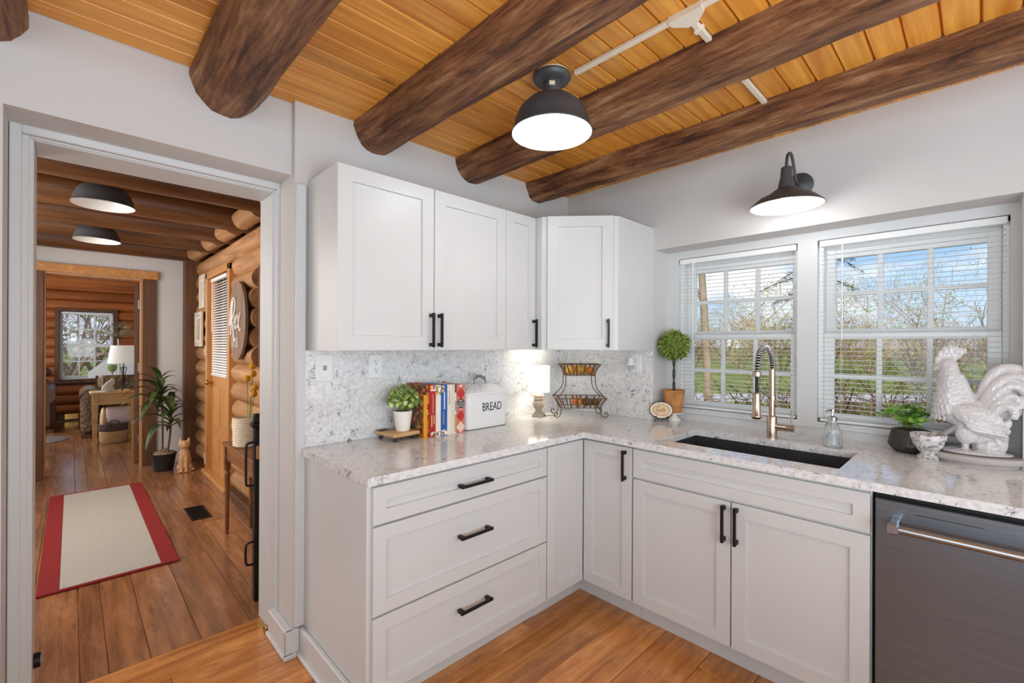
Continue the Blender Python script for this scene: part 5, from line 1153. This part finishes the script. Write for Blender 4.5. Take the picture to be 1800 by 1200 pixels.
# ottoman, recliner, round mat, panel, olive topiary
def pattern(name, cols, scale):
    return photo_cover(name, cols, scale)
M['uph'] = pattern('patterned_upholstery', [(92, 70, 48), (120, 94, 66), (72, 54, 38), (140, 112, 80)], 45)
of = thing('sofa', 'brown patterned sofa end behind the side table', 'sofa', (-1.85, 7.25, 0))
MB().box(-.66, -.46, -.42, .42, .06, .60, .05).build('arm', M['uph'], of); MB().tube([(-.56, -.43, .60), (-.56, .43, .60)], .11, 20).build('arm_roll', M['uph'], of, 60); MB().box(-.46, .7, -.38, .42, .06, .42, .04).build('seat', M['uph'], of); MB().box(-.46, .7, .22, .45, .42, .86, .06).build('back', M['uph'], of)
for sx in (-.6, .6):
    for sy in (-.36, .36): MB().box(sx-.05, sx+.05, sy-.04, sy+.04, 0, .06).build('foot', M['darkwood'], of)
M['leather'] = paint('brown_leather', (92, 62, 50), .35, var=.15, scale=20, bmp=.15, bscale=80)
rc = thing('recliner', 'brown leather recliner by the far window', 'armchair', (-3.24, 8.15, 0), 0)
MB().box(.20, .46, -.45, .42, .06, .56, .06).build('arm', M['leather'], rc); MB().tube([(.34, -.47, .57), (.34, .42, .60)], .125, 20).build('arm_roll', M['leather'], rc, 60); MB().box(-.46, -.20, -.45, .42, .06, .6, .06).build('arm', M['leather'], rc); MB().box(-.2, .2, -.42, .40, .06, .46, .06).build('seat', M['leather'], rc)
b = MB()
for k in range(3): b.ball((.05, .36, .52+.19*k), (.36, .15, .14), 20, 12)
b.build('back', M['leather'], rc, 60)
for sx in (-.4, .4):
    for sy in (-.38, .36): MB().box(sx-.04, sx+.04, sy-.04, sy+.04, 0, .06).build('foot', M['darkwood'], rc)
M['greymat'] = paint('grey_mat', (112, 104, 96), .95, var=.15, scale=60, bmp=.4)
rm = thing('floor_mat', 'small grey round mat on the living room floor', 'rug', (-2.98, 7.05, 0)); MB().lathe([(0, .0005), (.34, .0005), (.35, .006), (.34, .012), (0, .012)], 48).build('mat', M['greymat'], rm, 40)
wp = thing('white_sloped_panel', 'white sloping panel beside the far living room window', 'panel', (-1.90, 8.75, 0))
MB().prism([(-.50, .76), (-.50, .86), (-.22, 1.12), (.30, 1.16), (.30, .80)], -.02, .02, Matrix.Rotation(PI/2, 4, 'X')).build('panel', M['white'], wp); MB().box(-.40, -.36, -.02, .02, 0, .80).box(.2, .24, -.02, .02, 0, .80).build('support', M['darkwood'], wp)
ol = thing('olive_topiary', 'silvery olive topiary with a ball crown by the far window', 'topiary', (-2.03, 8.2, 0))
M['leaf_sil'] = paint('silver_leaf', (150, 156, 132), .6, var=.3, scale=40)
MB().lathe([(0, 0), (.13, 0), (.17, .3), (.15, .3), (0, .28)], 24).build('pot', M['terra'], ol, 40); MB().tube(smooth_path([(0, 0, .28), (.02, 0, .8), (.0, 0, 1.45)], 5), .012, 8).build('stem', M['framew'], ol, 60)
fo = MB()
for cz, rr_, n_ in ((1.60, .17, 420), (1.22, .10, 160)):
    for i in range(n_):
        a = R.uniform(0, 2*PI); zc = R.uniform(-1, 1); q = math.sqrt(1-zc*zc); d = Vector((q*math.cos(a), q*math.sin(a), zc)); p = Vector((0, 0, cz))+Vector((d.x*rr_*1.1, d.y*rr_*1.1, d.z*rr_*.75))*R.uniform(.5, 1); ax = (d+Vector((R.uniform(-.6, .6),)*3)).normalized(); wd_ = ax.orthogonal().normalized()*.006; ln = R.uniform(.03, .06)
        fo.add([p, p+ax*ln*.5+wd_, p+ax*ln, p+ax*ln*.5-wd_], [(0, 1, 2), (0, 2, 3)])
f_ = fo.build('foliage', M['leaf_sil'], ol); f_['kind'] = 'stuff'
# ================================================================== OUTDOORS
GZ = -.6
def grass_mat():
    m, t, b = base_mat('lawn_grass'); v, _ = coords(t, (.9, .9, .9), False); n = N(t, 'ShaderNodeTexNoise', i_Scale=1.0, i_Detail=6.0); L(t, v, n.inputs['Vector'])
    r = ramp(t, [(.3, lin(96, 108, 44)), (.55, lin(132, 138, 66)), (.72, lin(170, 160, 98))]); L(t, n.outputs['Fac'], r.inputs[0]); L(t, r.outputs[0], b.inputs['Base Color']); b.inputs['Roughness'].default_value = .95; b.inputs['Specular IOR Level'].default_value = .1; return m
M['grass'] = grass_mat()
struct(MB().box(-300, 500, -400, 500, GZ-.2, GZ).build('ground', M['grass']))
def at(px, depth, z=GZ): p = CAM+fw*depth+rt*((px-900)/800.0*depth); return Vector((p.x, p.y, z))
M['road'] = paint('pale_gravel', (196, 184, 172), .9, var=.1, scale=3)
c = at(1300, 17.2); rd = struct(MB().box(-45, 45, -1.2, 1.2, 0.005, .03).build('road', M['road'])); rd.location = (c.x, c.y, GZ); rd.rotation_euler = (0, 0, YAW-PI/2)
M['twig'] = paint('bare_branch', (150, 118, 94), .9, var=.25, scale=8, spec=.1)
M['twig2'] = paint('tan_branch', (190, 160, 130), .9, var=.25, scale=8, spec=.1)
M['twigd'] = paint('dark_branch', (104, 78, 62), .9, var=.25, scale=8, spec=.1)
M['bud'] = paint('spring_leaf', (158, 164, 66), .8, var=.3, scale=6, spec=.1)
M['needle'] = paint('conifer_needle', (74, 74, 62), .9, var=.3, scale=10, spec=.1)
def grow(m, rnd, p, d, ln, r, lvl, maxl, spread, tips):
    q = p; n = 3; pts = [p]
    for i in range(n):
        d = (d+Vector((rnd.uniform(-1, 1), rnd.uniform(-1, 1), rnd.uniform(-.5, .8)))*.13).normalized(); q = q+d*(ln/n); pts.append(q)
    m.tube(pts, lambda t_: r*(1-.45*t_), 6 if lvl == 0 else 3)
    if lvl >= maxl: tips.append((q, d)); return
    for k in range(rnd.choice((3, 4)) if lvl else 5):
        t_ = rnd.uniform(.35, 1.0); i = min(int(t_*n), n-1); s = pts[i].lerp(pts[i+1], t_*n-i)
        a = rnd.uniform(0, 2*PI); o_ = d.orthogonal().normalized(); o2 = d.cross(o_); nd = (d*rnd.uniform(.5, 1)+(o_*math.cos(a)+o2*math.sin(a))*spread).normalized()
        grow(m, rnd, s, nd, ln*rnd.uniform(.55, .8), r*.5, lvl+1, maxl, spread, tips)
def tree(seed, loc, h, r, mat, label, name='bare_tree', maxl=4, spread=.8, leaves=0, lmat=None, lean=(0, 0), group='trees and shrubs outside the windows', cat='tree', stems=1):
    rnd = random.Random(seed); root = thing(name, label, cat, loc, group=group); m = MB(); tips = []
    for s_ in range(stems):
        a = 2*PI*s_/stems+seed; dd = Vector((lean[0]+(.55*math.cos(a) if stems > 1 else 0), lean[1]+(.55*math.sin(a) if stems > 1 else 0), 1)).normalized()
        grow(m, rnd, Vector((.1*math.cos(a) if stems > 1 else 0, .1*math.sin(a) if stems > 1 else 0, 0)), dd, h*.42, r, 0, maxl, spread, tips)
    m.build('branches', mat, root, 60)
    if leaves:
        f = MB()
        for i in range(leaves):
            p, d = rnd.choice(tips); p = p+Vector((rnd.uniform(-.3, .3), rnd.uniform(-.3, .3), rnd.uniform(-.3, .3))); u = Vector((rnd.uniform(-1, 1), rnd.uniform(-1, 1), rnd.uniform(-1, 1))).normalized(); v = u.orthogonal().normalized(); s_ = rnd.uniform(.05, .11)
            f.add([p-u*s_, p+v*s_*.6, p+u*s_, p-v*s_*.6], [(0, 1, 2, 3)])
        o = f.build('foliage', lmat, root); o['kind'] = 'stuff'
    return root
G = 'trees and shrubs outside the windows'
pole = tree(3, at(1249, 8.6), 13, .085, M['twig2'], 'pale straight tree trunk outside the left kitchen window', maxl=1, spread=.35)
for i, (px, dp, h, mt, lab, lv) in enumerate((
    (1205, 44, 11, 'twig2', 'distant tan bare tree seen at the left edge of the left window', 0), (1285, 48, 10.5, 'twig2', 'distant bare tree right of the pale trunk in the left window', 300),
    (1350, 42, 10, 'twig2', 'distant budding tree in the right half of the left window', 800), (1480, 44, 11, 'twig2', 'distant bare tree at the left edge of the right window', 300),
    (1545, 40, 11, 'twig2', 'distant yellow-budded tree left of centre in the right window', 1100), (1605, 46, 14, 'twig', 'tall distant bare tree in the middle of the right window', 0),
    (1665, 41, 12, 'twig2', 'distant bare tree behind the rooster head in the right window', 250), (1730, 44, 14, 'twig2', 'distant bare tree at the right edge of the right window', 0))):
    tree(100+i, at(px, dp), h, .10, M[mt], lab, maxl=4, spread=.85, leaves=lv, lmat=M['bud'])
for i, (px, dp, h, mt, lab, lv, st_, ml) in enumerate((
    (1275, 4.4, 2.2, 'twigd', 'brown leafless shrub low in the left window', 0, 6, 3), (1365, 5.4, 2.6, 'twigd', 'brown leafless shrub behind the faucet', 0, 6, 3),
    (1505, 4.4, 2.2, 'twigd', 'brown leafless shrub low at the left of the right window', 0, 6, 3), (1590, 5.2, 3.0, 'twigd', 'multi-stemmed brown shrub in the middle of the right window', 0, 6, 3), (1700, 5.4, 2.6, 'twigd', 'brown leafless shrub behind the rooster', 0, 6, 3))):
    tree(200+i, at(px, dp), h, .026, M[mt], lab, 'bare_shrub', ml, .9, lv, M['bud'], cat='shrub', stems=st_)
for i, (px, dp, mt, lab, lv) in enumerate((
    (1215, 33, 'twig', 'brown thicket across the road at the left of the left window', 300), (1300, 35, 'twig2', 'pale brown thicket across the road left of the faucet', 700), (1375, 33, 'twig', 'budding thicket across the road right of the faucet', 900), (1455, 34, 'twig', 'brown thicket across the road, left edge of the right window', 200), (1530, 33, 'twig2', 'pale thicket across the road above the ivy', 500), (1605, 35, 'twig', 'brown thicket across the road, middle of the right window', 300), (1680, 33, 'twig', 'brown thicket across the road behind the rooster comb', 200), (1755, 34, 'twigd', 'dark thicket across the road behind the rooster tail', 0))):
    tree(250+i, at(px, dp), 5.2, .06, M[mt], lab, 'thicket', 4, 1.0, lv, M['bud'], cat='shrub', stems=5)
for i in range(13):
    px = 1100+58*i; tree(300+i, at(px, 60+3*(i % 3)), 8+1.5*(i % 2), .12, M[('twig', 'twig2', 'twig')[i % 3]], 'far hedgerow tree on the horizon, '+['leftmost', 'second from left', 'third from left', 'fourth from left', 'fifth from left', 'sixth from left', 'middle one', 'sixth from right', 'fifth from right', 'fourth from right', 'third from right', 'second from right', 'rightmost'][i], 'hedgerow_tree', 4, 1.0, 500, M[('bud', 'twig2', 'bud')[i % 3]], stems=3, group='far hedgerow')
cf = thing('conifer', 'dark conifer with drooping branches outside, beside the bar between the windows', 'tree', at(1425, 8.5), group=G)
MB().tube([(0, 0, 0), (.1, 0, 4), (.05, 0, 8)], lambda t_: .12*(1-.8*t_), 10).build('trunk', M['twigd'], cf, 60)
f = MB(); rnd = random.Random(5)
for k in range(26):
    a = rnd.uniform(0, 2*PI); z = rnd.uniform(3.0, 5.2); ln = rnd.uniform(.5, 1.0); d = Vector((math.cos(a), math.sin(a), 0)); pts = [Vector((.08, 0, z))+d*ln*q+Vector((0, 0, -.35*ln*q*q)) for q in (0, .33, .66, 1)]; f.tube(pts, lambda t_: .014*(1-.7*t_), 4)
    for i in range(70):
        q = rnd.uniform(.3, 1); p = Vector((.08, 0, z))+d*ln*q+Vector((0, 0, -.35*ln*q*q)); u = Vector((rnd.uniform(-1, 1), rnd.uniform(-1, 1), rnd.uniform(-1.2, .3))).normalized()*.10; v = u.orthogonal().normalized()*.006; f.add([p, p+u*.5+v, p+u, p+u*.5-v], [(0, 1, 2, 3)])
o = f.build('foliage', M['needle'], cf); o['kind'] = 'stuff'
# trees beyond the living room window
for i, (x_, y_) in enumerate(((-3.1, 15), (-1.6, 16), (.5, 19), (-5.5, 20))): tree(400+i, Vector((x_, y_, GZ)), 5.5, .08, M['twig'], ['bare tree left of centre beyond the far living room window', 'bare tree right of centre beyond the far living room window', 'bare tree at the right beyond the far living room window', 'bare tree at the left beyond the far living room window'][i], maxl=4, leaves=300, lmat=M['bud'], stems=4)
